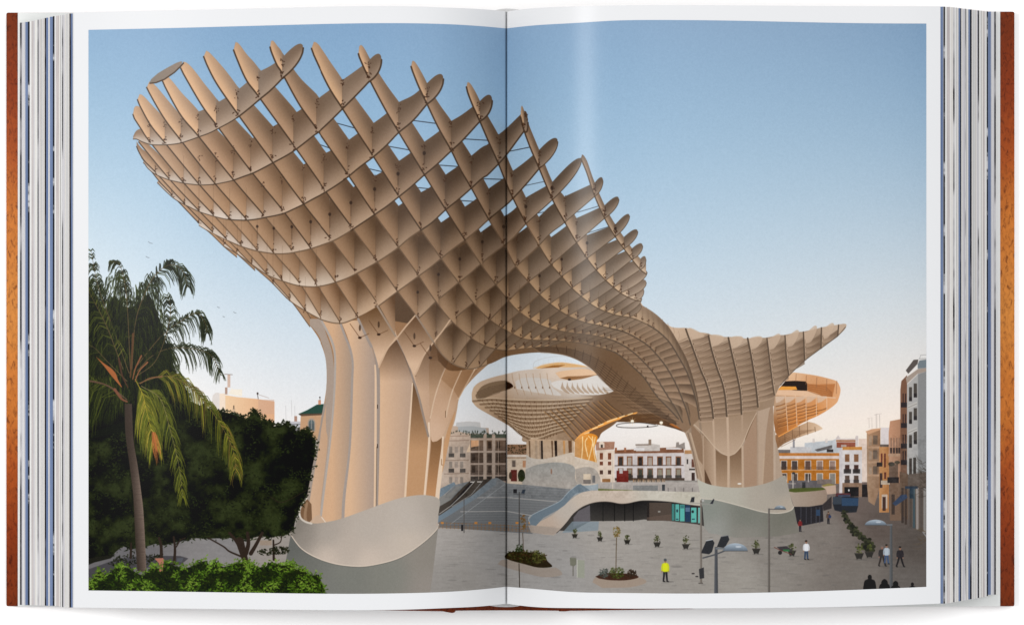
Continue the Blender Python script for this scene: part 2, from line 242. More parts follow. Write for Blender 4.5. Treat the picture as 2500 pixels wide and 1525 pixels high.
def paint_canopy():
    curves = {j: np.array(p, float) for j, p in AC.items()}
    curves = {j: smooth(c, 6) for j, c in curves.items()}
    for j, c in curves.items(): c[:, 0] = np.maximum.accumulate(c[:, 0] + np.arange(len(c)) * 1e-4)
    nodes = {}
    for j, c in curves.items():
        for i in range(0, 34):
            x = node_x(i, j)
            if c[0, 0] + 4 < x <= c[-1, 0] + .5: nodes[i, j] = (x, float(np.interp(x, c[:, 0], c[:, 1])))
    dep = {}
    for (i, j) in nodes:
        ia = min(a for a, b in nodes if b == j); jb = max(b for a, b in nodes if a == i)
        na = i - ia; nb = jb - j
        h = FA[min(na, 4)] if j > 0 or na > 0 else 40
        if i <= 17: h = min(h, FB[min(nb, 7)])
        if j == 14: h = 30
        if j <= 0 and na == 0: h = 34
        if i > 12: h = min(h, 62)
        dep[i, j] = h / depth_of(i, j)
    jobs = []; tips = {c[0, 0] for c in curves.values()}
    for j, c in curves.items():                         # A boards, cut at the nodes
        ii = sorted(i for i, b in nodes if b == j)
        stops = [c[0, 0]] + [nodes[i, j][0] for i in ii] + ([c[-1, 0]] if c[-1, 0] > nodes[ii[-1], j][0] + 2 else [])
        ds = [0] + [dep[i, j] for i in ii] + ([dep[ii[-1], j]] if len(stops) > len(ii) + 1 else [])
        idx = [ii[0] - 1] + ii + [ii[-1] + 1]
        for k in range(len(stops) - 1):
            xs = np.linspace(stops[k], stops[k + 1], 14); yb = np.interp(xs, c[:, 0], c[:, 1])
            s = (xs - xs[0]) / (xs[-1] - xs[0])
            d = ds[k] + (ds[k + 1] - ds[k]) * s if k else ds[1] * np.clip(1 - (1 - s) ** 2.6, 0, 1) ** .46
            if j in (0, -1, -2) and not k: d = ds[1] * (1 - (1 - s) ** 2 * .6)
            jobs.append((depth_of(idx[k] + .5, j), 'A', xs, yb, yb - d, s, i if False else idx[k], j))
    for i in range(0, 34):                              # B boards
        jj = sorted(b for a, b in nodes if a == i)
        if len(jj) < 2: continue
        runs = []; cur = [jj[0]]
        for b in jj[1:]:
            if b == cur[-1] + 1: cur.append(b)
            else: runs.append(cur); cur = [b]
        runs.append(cur)
        for r in runs:
            pts = [nodes[i, b] for b in r]
            if i in BC: c_ = BC[i]; pts = [(x, float(np.interp(x, c_[:, 0], c_[:, 1])) if c_[0, 0] <= x <= c_[-1, 0] else y) for x, y in pts]
            if len(pts) < 2: continue
            cs = smooth(pts, 8)
            for k in range(len(r) - 1):
                seg = cs[k * 8:k * 8 + 9]; s = np.linspace(0, 1, len(seg))
                if i in BC and BC[i][0, 0] <= pts[k][0] and pts[k + 1][0] <= BC[i][-1, 0]: xx_ = np.linspace(pts[k][0], pts[k + 1][0], 10); seg = np.c_[xx_, np.interp(xx_, BC[i][:, 0], BC[i][:, 1])]; s = np.linspace(0, 1, 10)
                d = dep[i, r[k]] + (dep[i, r[k + 1]] - dep[i, r[k]]) * s
                jobs.append((depth_of(i, r[k] + .5) - .004, 'B', seg[:, 0], seg[:, 1], seg[:, 1] - d, s, i, r[k]))
            if i in BTIP and r[-1] == jj[-1]:
                (x0, y0), d0 = pts[-1], dep[i, r[-1]]; xt, yt = BTIP[i]
                if xt > x0 + 5:
                    s = np.linspace(0, 1, 22) ** .6; xs = x0 + (xt - x0) * s
                    slope = (pts[-1][1] - pts[-2][1]) / (pts[-1][0] - pts[-2][0])
                    mid = (y0 - d0 / 2) + (yt + 4 - (y0 - d0 / 2)) * s
                    th = d0 / 2 * np.sqrt(np.clip(1 - s ** 2.6, 0, 1)) * (1 + .25 * s)
                    jobs.append((depth_of(i, r[-1] + .5) - .004, 'B', xs, mid + th, mid - th, s * .5, i, r[-1]))
            if i <= 2:                                  # the short left end of the board
                (x0, y0), d0 = pts[0], dep[i, r[0]]
                x9 = {0: 325, 1: 350, 2: 384, 3: 460, 4: 620}[i]
                if x9 < x0 - 3:
                    s = np.linspace(0, 1, 12); xs = x9 + (x0 - x9) * s
                    sl = (pts[1][1] - pts[0][1]) / (pts[1][0] - pts[0][0])
                    yb = np.interp(xs, BC[i][:, 0], BC[i][:, 1]) if i in BC and i != 4 else y0 - (x0 - xs) * max(sl, -.1) - ((x0 - xs) / 8) ** 1.6
                    jobs.append((depth_of(i, r[0] - .5), 'B', xs, yb, yb - d0 * np.sqrt(s + .02) * .8, s, i, r[0]))
    # the loose board end at the upper left
    fill(smooth([(600, 520), (700, 470), (800, 500), (900, 520), (1000, 545), (1100, 560), (1180, 575), (1260, 620), (1380, 690), (1480, 735), (1450, 790), (1250, 830), (1060, 800), (860, 760), (700, 690)], 3), (92, 70, 52))
    for (i, j) in [(1, 7), (1, 8), (2, 8), (2, 9), (2, 10), (3, 9), (3, 10), (3, 11), (4, 10), (4, 11), (4, 12), (5, 12), (5, 13), (6, 12), (6, 13), (7, 13), (8, 13), (9, 13)]:
        if (i, j) in nodes and (i + 1, j + 1) in nodes and (i + 1, j) in nodes and (i, j + 1) in nodes:
            a = np.array(nodes[i, j]); b = np.array(nodes[i, j + 1]); c = np.array(nodes[i + 1, j + 1])
            p = a + (b - a) * .42; q = b + (c - b) * .42
            # rod only where the opening shows
            stroke([p + (0, 1), q + (0, 1)], 2.0 if i < 5 else 1.4, (34, 32, 34), .85)
    jobs.sort(key=lambda q: -q[0])
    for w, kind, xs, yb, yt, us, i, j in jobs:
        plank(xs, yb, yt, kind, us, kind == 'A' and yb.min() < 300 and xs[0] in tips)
        lw = np.clip(3.4 / w - .5, 1.0, 4.2)
        lx = xs.mean(); ly = yb.mean()
        dark = (74, 58, 45) if ly < 560 and lx < 1400 else ((108, 86, 67) if lx < 1300 else (92, 75, 60))
        if kind == 'A' and lx > 1480 and ly > 790: lw = 3.4; dark = (92, 77, 64)
        if kind == 'B' and (lx > 1300): lw *= .6
        if kind == 'B' and lx > 1500 and ly > 800: dark = (166, 138, 112); lw = 1.5
        if kind == 'B' and lx < 560 and us[0] == 0: lw *= .7
        stroke(np.c_[xs, yb], lw, dark, .95)
        if kind == 'A' and w < 1.25 and lx < 1400: stroke(np.c_[xs, yt], .9, (150, 120, 92), .3)
    # steel fixings at the nodes, tension rods
    for (i, j), (x, y) in nodes.items():
        w = depth_of(i, j); d = dep[i, j]
        if i in BC and BC[i][0, 0] <= x <= BC[i][-1, 0]: y = float(np.interp(x, BC[i][:, 0], BC[i][:, 1]))
        if x > 1600: continue
        big = np.clip(1.15 / w, .25, 1.5)
        for (yy, q) in ((y - 7 * big - 3, 1), (y - d + 8 * big, .7)):
            if q < 1 and (w > 1.0 or y > 560 and x < 1250): continue
            for _ in range(7):
                dx, dy = RNG.normal(0, 1.9 * big), RNG.normal(0, 4.2 * big)
                stroke([(x + dx, yy + dy), (x + dx + RNG.normal(0, 1.4) * big, yy + dy + RNG.normal(0, 1.4) * big)], 2.0 * big * q, (66, 44, 32), .8)
        if w < 1.3: stroke([(x, y - 2), (x, y - d * .9)], .8, (78, 58, 44), .45)
        if w < 1.1 and y - d > 330 and (i * 7 + j * 3) % 3 == 0:
            ell(x, y - d * .66, 3.4 / w, 4.2 / w, (50, 38, 32), .8); stroke([(x, y - d * .6), (x, y - d * .35)], 3 / w, (70, 52, 40), .3)
    fill(Z(300, 80, 4.928, (320, 600), (340, 560), (420, 490), (520, 430), (640, 365), (700, 345), (715, 352), (700, 395), (620, 470), (500, 560), (400, 600), (340, 613)), hgrad(366, (136, 124, 112), 444, (150, 132, 118)))
    stroke(Z(300, 80, 4.928, (325, 610), (400, 602), (500, 562), (620, 478), (690, 410), (728, 368)), 3.2, (74, 56, 42))
# ---------------------------------------------------------------- far buildings, the other canopies, the square
def win(x0, y0, x1, y1, frame, pane, f=1.6):
    rect(x0, y0, x1, y1, frame); rect(x0 + f, y0 + f, x1 - f, y1, pane)
def paint_far():
    # square and street
    ground = idw([(1080, 1300, 164, 159, 155), (1100, 1430, 146, 142, 138), (1236, 1330, 152, 150, 149), (1350, 1400, 150, 148, 147), (1500, 1310, 158, 153, 148), (1700, 1330, 150, 145, 139), (1800, 1420, 152, 147, 140), (1900, 1360, 136, 130, 124),
                  (2020, 1300, 124, 116, 110), (2100, 1400, 118, 111, 105), (2220, 1420, 100, 94, 90), (2150, 1280, 92, 80, 74), (2080, 1230, 104, 90, 84), (2230, 1330, 84, 76, 71), (300, 1340, 104, 102, 106), (560, 1310, 128, 126, 128), (650, 1310, 150, 142, 136)])
    rect(OX, 1150, OX + PW, OY + PH, lambda X, Y: ground(X, Y) * np.array((1.08, 1.07, 1.055), np.float32))
    nz = vnoise(PH, PW, 7, 3); nz2 = vnoise(PH, PW // 6 + 1, 4, 4).repeat(6, 1)[:, :PW]; y0 = 1250 - OY
    CV[y0:] += (nz[y0:, :, None] - .5) * 5 + (nz2[y0:, :, None] - .5) * 7
    rr = np.random.default_rng(5)
    for _ in range(420):                                # paving joints and stains
        x, y = rr.uniform(1075, 2240), rr.uniform(1290, 1445); L = rr.uniform(6, 34); q = (y - 1250) / 200
        stroke([(x, y), (x + L, y + rr.uniform(-1, 2) * q)], .8 + 1.2 * q, (104, 100, 96), rr.uniform(.06, .22))
    for _ in range(60):
        x, y = rr.uniform(1080, 2200), rr.uniform(1290, 1440); ell(x, y, rr.uniform(5, 14), rr.uniform(1, 2.4), (96, 92, 90), .25)
    # far left: peach block, dome tower
    fill(Z(500, 880, 6.16, (110, 560), (120, 520), (160, 480), (215, 480), (225, 540), (305, 520), (310, 960), (110, 960)), (228, 220, 214))
    rect(535.7, 960, 549, 1040, (246, 226, 206))
    fill(Z(500, 880, 6.16, (305, 515), (480, 545), (790, 575), (1045, 612), (1045, 980), (305, 980)), hgrad(549, (243, 208, 168), 670, (224, 172, 134)))
    fill(Z(500, 880, 6.16, (350, 500), (410, 400), (410, 430), (560, 430), (560, 540)), (248, 238, 222))
    rect(630, 975, 669, 1010, (206, 166, 142), .5)
    rect(555, 914, 562, 945, (206, 168, 146), .75); rect(549, 945, 555, 962, (160, 120, 100), .75); stroke([(548, 913), (567, 914)], 1.2, (120, 100, 90))
    stroke([(628, 959), (630, 973)], 1.6, (90, 80, 74)); ell(628.5, 960, 2.4, 3, (80, 70, 66)); stroke([(632, 963), (656, 971)], 1, (180, 160, 150))
    fill(Z(500, 880, 6.16, (350, 800), (430, 770), (600, 880), (600, 960), (350, 960)), (96, 112, 104)); rect(567.5, 996, 574, 1006, (210, 180, 150)); stroke([(570.5, 990), (570.5, 997)], 2, (50, 44, 40))
    for x, y in ((697, 990), (711, 977), (719, 990)): stroke([(x, y), (x + 1, y + 38)], .9, (190, 188, 188))
    rect(718, 1015, 725, 1030, (176, 140, 124)); rect(706, 1028, 736, 1060, (196, 194, 198)); rect(706, 1034, 736, 1036, (120, 120, 126)); rect(717, 1046, 733, 1060, (140, 136, 140))
    fill(Z(500, 880, 6.16, (1440, 830), (1760, 790), (1740, 1200), (1420, 1200)), (196, 156, 122)); ell(760, 1032, 9.5, 12, (168, 150, 134)); rect(750.5, 1032, 769.5, 1052, (168, 150, 134)); ell(760, 1033, 7, 9, (96, 108, 110)); rect(753, 1033, 767, 1050, (88, 96, 98)); stroke([(760, 1024), (760, 1050)], 1, (190, 180, 170))
    fill(Z(500, 880, 6.16, (1405, 800), (1540, 740), (1680, 660), (1790, 650), (1790, 790), (1430, 822)), (44, 74, 64)); fill(Z(500, 880, 6.16, (1405, 800), (1790, 790), (1790, 815), (1450, 832)), (92, 72, 58))
    rect(776.5, 976, 784, 987, (206, 146, 116)); ell(780.6, 969.5, 2, 2, (70, 66, 62)); stroke([(780.6, 970), (780.6, 977)], 1.2, (90, 80, 72))
    # apartment blocks behind the left leg
    fill(Z(1060, 1010, 6.16, (240, 180), (330, 180), (335, 130), (500, 112), (690, 125), (700, 205), (820, 210), (825, 300), (1085, 310), (1085, 1130), (60, 1130), (150, 700)), hgrad(1080, (206, 182, 162), 1236, (176, 156, 140)))
    fill(Z(1060, 1010, 6.16, (335, 130), (500, 112), (690, 125), (695, 200), (335, 190)), (202, 200, 198)); fill(Z(1060, 1010, 6.16, (360, 190), (580, 180), (780, 215), (790, 300), (520, 290), (360, 260)), (178, 180, 180))
    for y in (325, 395, 690, 890): stroke(Z(1060, 1010, 6.16, (150, y + 10), (520, y)), 1.6, (150, 124, 106))
    for cx in (250, 335, 415):
        for y in (490, 715, 945): rect(1060 + (cx - 24) / 6.16, 1010 + y / 6.16, 1060 + (cx + 24) / 6.16, 1010 + (y + 95) / 6.16, (150, 136, 124) if cx != 335 else (170, 152, 138)); 
    for cx in (260, 430):
        for y in (590, 820): rect(1060 + (cx - 42) / 6.16, 1010 + y / 6.16, 1060 + (cx + 42) / 6.16, 1010 + (y + 60) / 6.16, (92, 84, 78))
    for c0, c1 in ((548, 740), (790, 870), (920, 1085)):
        for y0_, y1_, c in ((300, 365, (84, 92, 78)), (395, 555, (120, 96, 78)), (580, 740, (92, 74, 62)), (760, 920, (110, 92, 80)), (935, 1010, (76, 68, 62))):
            rect(1060 + c0 / 6.16, 1010 + y0_ / 6.16, 1060 + c1 / 6.16, 1010 + y1_ / 6.16, c)
            stroke(Z(1060, 1010, 6.16, (c0, y1_), (c1, y1_)), 1.5, (176, 150, 134))
            for q in range(3): stroke(Z(1060, 1010, 6.16, (c0, y1_ - 60 + q * 25), (c1, y1_ - 60 + q * 25)), .8, (58, 52, 50), .8)
            rect(1060 + (c0 + 20) / 6.16, 1010 + (y0_ + 20) / 6.16, 1060 + (c0 + 70) / 6.16, 1010 + (y1_ - 40) / 6.16, (52, 42, 36), .7)
    fill(Z(1060, 1010, 6.16, (555, 395), (670, 395), (670, 480), (555, 500)), (222, 168, 124)); fill(Z(1060, 1010, 6.16, (540, 440), (545, 570), (485, 575)), (238, 206, 172))
    for k in range(60): x = 1095 + RNG.random() * 140; y = 1060 - RNG.random() * 9; ell(x, y, 1.3, 2.5, (52, 58, 46), .8, 8)
    stroke(Z(1060, 1010, 6.16, (675, 360), (670, 980)), 1.2, (196, 172, 152)); stroke(Z(1060, 1010, 6.16, (965, 400), (965, 940)), 1.2, (196, 172, 152))
    rect(1238, 1084, 1290, 1185, (214, 192, 168)); rect(1238, 1084, 1290, 1109, (150, 112, 84)); rect(1238, 1109, 1284, 1115, (222, 206, 190)); stroke([(1238, 1116.5), (1284, 1116.5)], 2, (150, 106, 74))
    for k in range(45): ell(1240 + RNG.random() * 46, 1086 + RNG.random() * 20, 2, 1.6, (64, 56, 40), .8, 8)
    win(1249, 1122, 1259.5, 1139, (176, 156, 138), (112, 98, 88)); rect(1276, 1124, 1284, 1140, (196, 140, 102)); rect(1247, 1146, 1262, 1174, (104, 46, 40)); ell(1246, 1160, 3.5, 9, (78, 60, 46)); ell(1273, 1160, 9, 15, (48, 52, 36)); rect(1266, 1164, 1282, 1174, (56, 62, 38))
    # white street front seen through the arch
    rect(1456, 1098, 1502, 1180, hgrad(1456, (222, 200, 178), 1500, (236, 214, 194))); fill(Z(1400, 1010, 6.16, (335, 420), (620, 415), (610, 530), (335, 545)), (176, 128, 104)); fill(Z(1400, 1010, 6.16, (385, 430), (430, 405), (465, 440), (465, 505), (385, 510)), (236, 216, 196)); win(1466, 1084, 1472, 1092, (220, 200, 180), (70, 60, 54), .5)
    for x in (1468, 1488):
        rect(x - 4, 1105, x + 4, 1121, (134, 72, 46)); rect(x - 4, 1126, x + 4, 1135, (122, 66, 46)); rect(x - 4, 1147, x + 4, 1157, (86, 58, 48))
    rect(1500, 1103, 1671, 1172, (214, 204, 202)); fill(Z(1400, 1010, 6.16, (620, 545), (1650, 490), (1665, 590), (620, 600)), (136, 84, 56))
    fill(Z(1400, 1010, 6.16, (935, 450), (1150, 440), (1300, 465), (1300, 555), (940, 560)), (206, 196, 188)); rect(1551, 1084, 1590, 1086, (120, 96, 80)); rect(1583, 1072, 1590, 1086, (150, 128, 110)); rect(1547, 1092, 1573, 1099, (226, 220, 218)); rect(1626, 1091.5, 1664, 1096.5, (226, 218, 214)); fill(Z(1400, 1010, 6.16, (1540, 480), (1545, 425), (1585, 420), (1590, 460), (1670, 425), (1680, 530), (1540, 500)), (150, 138, 130))
    for x in (1503.5, 1526): rect(x - 2.5, 1092, x + 2.5, 1102, (168, 104, 70))
    stroke([(1501, 1107), (1670, 1105)], 1.6, (222, 206, 198)); stroke([(1501, 1136), (1668, 1135)], 2, (86, 66, 58))
    for x in (1515, 1537, 1563, 1587, 1611, 1632, 1656):
        rect(x - 7, 1113, x + 7, 1135, (146, 92, 60)); rect(x - 4.5, 1116, x + 4.5, 1135, (60, 52, 48) if x in (1515, 1563, 1611, 1656) else (176, 160, 146))
        rect(x - 7, 1142, x + 7, 1166, (132, 96, 72)); rect(x - 4.5, 1145, x + 4.5, 1166, (78, 78, 66) if x in (1563, 1587) else (148, 138, 118)); rect(x - 8, 1159, x + 8, 1167, (58, 54, 52), .75)
    rect(1501, 1166, 1671, 1172, (78, 60, 48)); rect(1505, 1148, 1534, 1176, (122, 40, 34)); rect(1512, 1143, 1520, 1155, (190, 180, 178)); rect(1534, 1155, 1541, 1168, (70, 60, 52)); rect(1470, 1168, 1490, 1176, (164, 112, 66))
    for x in range(1545, 1625, 4): rect(x, 1169, x + 2.4, 1177, [(150, 120, 90), (96, 78, 60), (180, 140, 100)][x // 4 % 3])
    rect(1671, 1098, 1710, 1172, (212, 200, 192)); rect(1671, 1098, 1692, 1107, (196, 140, 88)); rect(1676, 1120, 1680, 1132, (70, 62, 58)); rect(1688, 1120, 1696, 1140, (112, 66, 50)); rect(1682, 1143, 1702, 1147, (66, 56, 50)); ell(1692, 1155, 6, 5, (226, 214, 204)); rect(1688, 1153, 1696, 1172, (66, 46, 40))
    rect(1395, 1176, 1715, 1202, vgrad(1176, (186, 176, 168), 1202, (170, 160, 152)))
    for x in range(1425, 1712, 4): stroke([(x, 1181), (x, 1199)], .6, (120, 114, 112), .35)
    rect(1545, 1184, 1606, 1197, (120, 122, 122), .8); rect(1616, 1182, 1623, 1197, (58, 62, 66)); fill([(1460, 1192), (1530, 1195), (1560, 1197), (1460, 1197)], (110, 116, 60)); rect(1494.5, 1115, 1496.3, 1192, (214, 196, 176))
    for x in (1631, 1648, 1669, 1690): stroke([(x, 1190), (x, 1199)], 1, (70, 66, 66))
    fill(Z(1400, 1010, 6.16, (0, 1110), (100, 1050), (370, 1040), (370, 1140), (200, 1150), (0, 1230)), (150, 164, 172), .9)
    # right: terraces, ochre house, white house, street front
    rect(1893, 1097, 1935, 1106, (120, 110, 106)); rect(1929, 1090, 1980, 1106, (204, 200, 200)); fill(Z(1860, 1040, 6.16, (640, 250), (1060, 210), (1110, 190), (1200, 330), (1200, 400), (740, 400), (740, 320), (640, 310)), (198, 202, 206)); fill(Z(1860, 1040, 6.16, (790, 350), (1055, 280), (1055, 330), (830, 380)), (104, 98, 96)); rect(2018, 1096, 2034, 1103, (56, 50, 50))
    rect(1935, 1072, 1940, 1092, (150, 146, 150))
    for x in (1986, 2017): rect(x - 3, 1070, x + 3, 1080, (226, 214, 206))
    fill(Z(1860, 1040, 6.16, (1110, 180), (1145, 130), (1180, 185), (1400, 185), (1410, 140), (1445, 140), (1450, 300), (1110, 260)), (216, 204, 200)); rect(2041, 1073, 2088, 1078, (176, 124, 92)); rect(2042, 1079, 2088, 1092, (156, 84, 62)); rect(2053, 1085, 2066, 1091, (190, 170, 160))
    rect(1900, 1105, 2053.5, 1113, (206, 124, 48)); rect(1901, 1112, 2049, 1120.5, (228, 206, 196)); rect(1901, 1119.5, 2048.5, 1180, (198, 116, 26))
    stroke([(1904, 1146.5), (2048, 1146)], 2, (232, 178, 132))
    for k, x in enumerate((1905.5, 1931.5, 1964, 1993, 2024)):
        win(x, 1123, x + 16, 1146, (232, 214, 202), (74, 60, 56) if k < 2 else ((108, 78, 66) if k == 2 else (158, 128, 114))); win(x, 1154, x + 16, 1180, (226, 208, 196), (84, 70, 62) if k < 3 else (140, 132, 122))
        rect(x - 1, 1138, x + 17, 1146, (90, 60, 40), .4)
    rect(1925, 1172, 2005, 1192, (104, 98, 100)); rect(1958, 1176, 1966, 1191, (50, 50, 54)); rect(1995, 1169, 2030, 1180, (128, 112, 104)); rect(1899, 1178, 1943, 1181, (150, 140, 134)); rect(1934.5, 1155, 1936.7, 1192, (206, 196, 184)); ell(1937, 1154, 4, 2.4, (44, 46, 52)); rect(1972, 1155, 1974, 1176, (196, 186, 176))
    rect(2048.5, 1096, 2104, 1212, hgrad(2049, (214, 206, 208), 2104, (226, 212, 206))); rect(2096, 1070, 2119, 1180, (236, 212, 196)); rect(2056.5, 1090, 2104, 1097.5, (214, 142, 62)); rect(2056, 1098, 2104, 1180, (222, 214, 212))
    for x in (2068, 2090):
        rect(x - 5.5, 1108, x + 5.5, 1126.5, (140, 92, 58)); rect(x - 5.5, 1134, x + 5.5, 1152, (84, 54, 46)); rect(x - 8.5, 1144, x + 9.5, 1155, (46, 40, 40), .85); rect(x - 5.5, 1160, x + 5.5, 1178, (96, 72, 60)); rect(x - 7, 1170, x + 7, 1179, (62, 56, 54), .7)
    rect(2056, 1178, 2104, 1212, (150, 116, 92)); rect(2061, 1188, 2096, 1211, (24, 20, 22)); ell(2072, 1196, 2, 3, (210, 210, 208)); rect(2104, 1182, 2118, 1212, (36, 30, 30)); rect(2104, 1176, 2120, 1182, (120, 100, 92))
    fill(Z(1860, 1040, 6.16, (1575, 90), (1600, 60), (1740, 40), (1780, 30), (1780, 900), (1690, 1190), (1600, 1130), (1580, 900)), hgrad(2115, (176, 140, 108), 2150, (150, 112, 84)))
    fill(Z(1860, 860, 6.16, (1555, 1185), (1650, 1150), (1790, 1135), (1780, 1160), (1600, 1230)), (206, 158, 122))
    for y in (1062, 1098, 1137): rect(2131, y, 2142, y + 22, (112, 92, 76)); rect(2121, y + 2, 2128, y + 24, (170, 146, 124), .7)
    for y in (1092, 1128, 1160): rect(2118, y - 3, 2148, y + 2, (190, 150, 118))
    rect(2150, 1043, 2172, 1084, (222, 212, 210)); rect(2148, 1084, 2172, 1092, (104, 90, 82)); rect(2146, 1090, 2170, 1250, hgrad(2146, (206, 144, 86), 2170, (186, 122, 66))); rect(2150, 1106, 2154, 1135, (112, 46, 34)); rect(2158, 1106, 2162, 1140, (104, 44, 32)); rect(2140, 1128, 2154, 1138, (50, 40, 38)); rect(2147, 1154, 2154, 1190, (70, 48, 40)); rect(2158, 1152, 2163, 1168, (104, 50, 36)); rect(2150, 1172, 2172, 1182, (196, 174, 150)); rect(2152, 1206, 2166, 1240, (206, 180, 158)); rect(2154, 1212, 2162, 1246, (74, 48, 40))
    fill(Z(1860, 860, 6.16, (1905, 1200), (1925, 1030), (2085, 1000), (2110, 2300), (1960, 2350), (1905, 1700)), hgrad(2170, (196, 146, 114), 2202, (170, 126, 98)))
    for x in (2175, 2182, 2189, 2195): rect(x - 1.6, 1068, x + 1.6, 1090, (140, 106, 86)); rect(x - 2.4, 1092, x + 2.4, 1106, (66, 52, 48))
    rect(2168, 1107, 2200, 1113, (186, 146, 116)); rect(2170, 1132, 2192, 1166, (112, 88, 72)); rect(2166, 1164, 2194, 1178, (42, 36, 36)); ell(2176, 1132, 8, 5, (70, 64, 54)); ell(2190, 1128, 7, 4, (84, 74, 58)); rect(2172, 1178, 2200, 1270, (124, 96, 76)); rect(2176, 1206, 2184, 1255, (70, 56, 48))
    fill(Z(1860, 860, 6.16, (2080, 560), (2095, 430), (2180, 340), (2190, 2300), (2110, 2250), (2080, 1700)), (122, 86, 66))
    for y in (960, 1010, 1060, 1100): rect(2203, y, 2206, y + 24, (64, 46, 42)); rect(2209, y, 2212, y + 24, (58, 42, 40)); rect(2199, y + 22, 2214, y + 34, (46, 38, 40))
    fill(Z(1860, 860, 6.16, (2180, 480), (2340, 330), (2345, 180), (2360, 120), (2464, 100), (2480, 100), (2480, 2700), (2180, 2400)), hgrad(2214, (182, 178, 174), 2240, (172, 170, 168)))
    fill(Z(1860, 860, 6.16, (2345, 330), (2480, 280), (2480, 2800), (2345, 2600)), (140, 140, 140))
    fill(Z(1860, 860, 6.16, (2160, 380), (2340, 250), (2480, 230), (2480, 280), (2340, 320), (2180, 470)), (166, 150, 138)); fill(Z(1860, 860, 6.16, (2340, 180), (2370, 120), (2480, 110), (2480, 230), (2340, 240)), (118, 128, 134)); fill(Z(1860, 860, 6.16, (2160, 270), (2280, 110), (2350, 105), (2340, 170), (2200, 320)), (92, 84, 80))
    stroke(Z(1860, 860, 6.16, (2370, 90), (2385, 40), (2480, 35)), 1, (150, 150, 150)); stroke(Z(1860, 860, 6.16, (2360, 95), (2480, 90)), 1, (120, 120, 120))
    for a, b in ((490, 700), (860, 1040), (1210, 1400)):
        for c0, c1, o in ((2210, 2255, 30), (2280, 2330, -25)): rect(1860 + c0 / 6.16, 860 + (a + o) / 6.16, 1860 + c1 / 6.16, 860 + (b + o) / 6.16, (76, 70, 64)); rect(1860 + c0 / 6.16, 860 + (b + o - 60) / 6.16, 1860 + c1 / 6.16, 860 + (b + o) / 6.16, (44, 40, 40))
    for y in (118, 147): rect(2219, 1000 + y, 2226, 1030 + y, (70, 62, 56)); rect(2229, 998 + y, 2236, 1028 + y, (66, 60, 54))
    for y in (740, 1120): fill(Z(1860, 860, 6.16, (2195, y + 60), (2330, y), (2330, y + 60), (2195, y + 110)), (196, 192, 186)); stroke(Z(1860, 860, 6.16, (2200, y + 85), (2325, y + 30)), 2, (150, 146, 142))
    fill([(2214, 1158), (2266, 1150), (2266, 1310), (2240, 1285), (2214, 1262)], (104, 90, 80)); fill([(2196, 1150), (2216, 1156), (2216, 1268), (2196, 1250)], (110, 86, 68))
    for x, c in ((2200, (60, 48, 42)), (2208, (66, 52, 44)), (2220, (84, 72, 64)), (2228, (64, 84, 92)), (2236, (160, 150, 144)), (2246, (90, 80, 74)), (2254, (150, 146, 142))): rect(x, 1190, x + 6, 1276 + (x - 2200) * .45, c, .9)
    fill(Z(1860, 1040, 6.16, (1960, 1160), (2090, 1030), (2170, 1020), (2190, 1070), (2010, 1195)), (52, 68, 96)); rect(2209, 1186, 2240, 1192, (44, 60, 78)); rect(2220, 1192, 2230, 1216, (40, 58, 72))
    for x, y in ((2121, 1022), (2128, 1018), (2138, 1010), (2140, 1010), (2147, 1012), (2147, 1012)): stroke([(x, y), (x + .6, 1044)], .9, (190, 178, 170))
    stroke([(2134, 1012), (2152, 1009)], .8, (170, 160, 156)); stroke([(2117, 1021), (2124, 1020)], .8, (190, 178, 170))
    # truck, clipped hedge
    rect(2040, 1203, 2076, 1213, (96, 46, 50)); fill(Z(1860, 1040, 6.16, (1100, 1050), (1450, 1060), (1445, 1200), (1420, 1290), (1250, 1300), (1090, 1260), (1060, 1150)), (34, 38, 46)); fill(Z(1860, 1040, 6.16, (1195, 1070), (1450, 1080), (1445, 1195), (1200, 1195)), (44, 72, 104)); rect(2033, 1212, 2054, 1230, (56, 66, 78)); rect(2046, 1207, 2075, 1212, (64, 72, 96))
    # back-right canopies
    fill(Z(1860, 860, 6.16, (160, 1420), (200, 1240), (560, 1100), (700, 1040), (790, 1060), (850, 1090), (905, 1130), (910, 1150), (800, 1190), (620, 1250), (450, 1310), (330, 1370), (240, 1440)), hgrad(1895, (150, 104, 66), 2005, (226, 196, 166)))
    for k in range(7): stroke(Z(1860, 860, 6.16, (215 + k * 12, 1260 + k * 26), (440 + k * 10, 1190 + k * 20), (790 - k * 50, 1160 + k * 16)), 1.4, (120, 84, 56), .6)
    for x, a, b in ((340, 1215, 1350), (455, 1160, 1300), (560, 1105, 1260), (680, 1040, 1235), (795, 1120, 1190)): stroke(Z(1860, 860, 6.16, (x, a), (x + 8, b)), 1.3, (120, 88, 62))
    fill(smooth(Z(1860, 860, 6.16, (170, 1000), (200, 640), (350, 430), (450, 310), (530, 305), (680, 325), (830, 350), (1000, 390), (1120, 430), (1165, 500), (1180, 580), (1150, 700), (1110, 770), (980, 870), (820, 960), (660, 1030), (520, 1110), (390, 1190), (260, 1265), (200, 1200)), 4), idw([(1930, 915, 232, 190, 152), (2030, 930, 228, 178, 136), (2045, 960, 234, 178, 132), (2020, 950, 196, 130, 78), (1960, 990, 204, 150, 108), (1900, 990, 190, 160, 134), (1950, 1015, 214, 130, 58), (1990, 1005, 222, 142, 72), (1905, 1040, 132, 84, 46), (2030, 980, 232, 172, 122), (1925, 1045, 214, 130, 58)]))
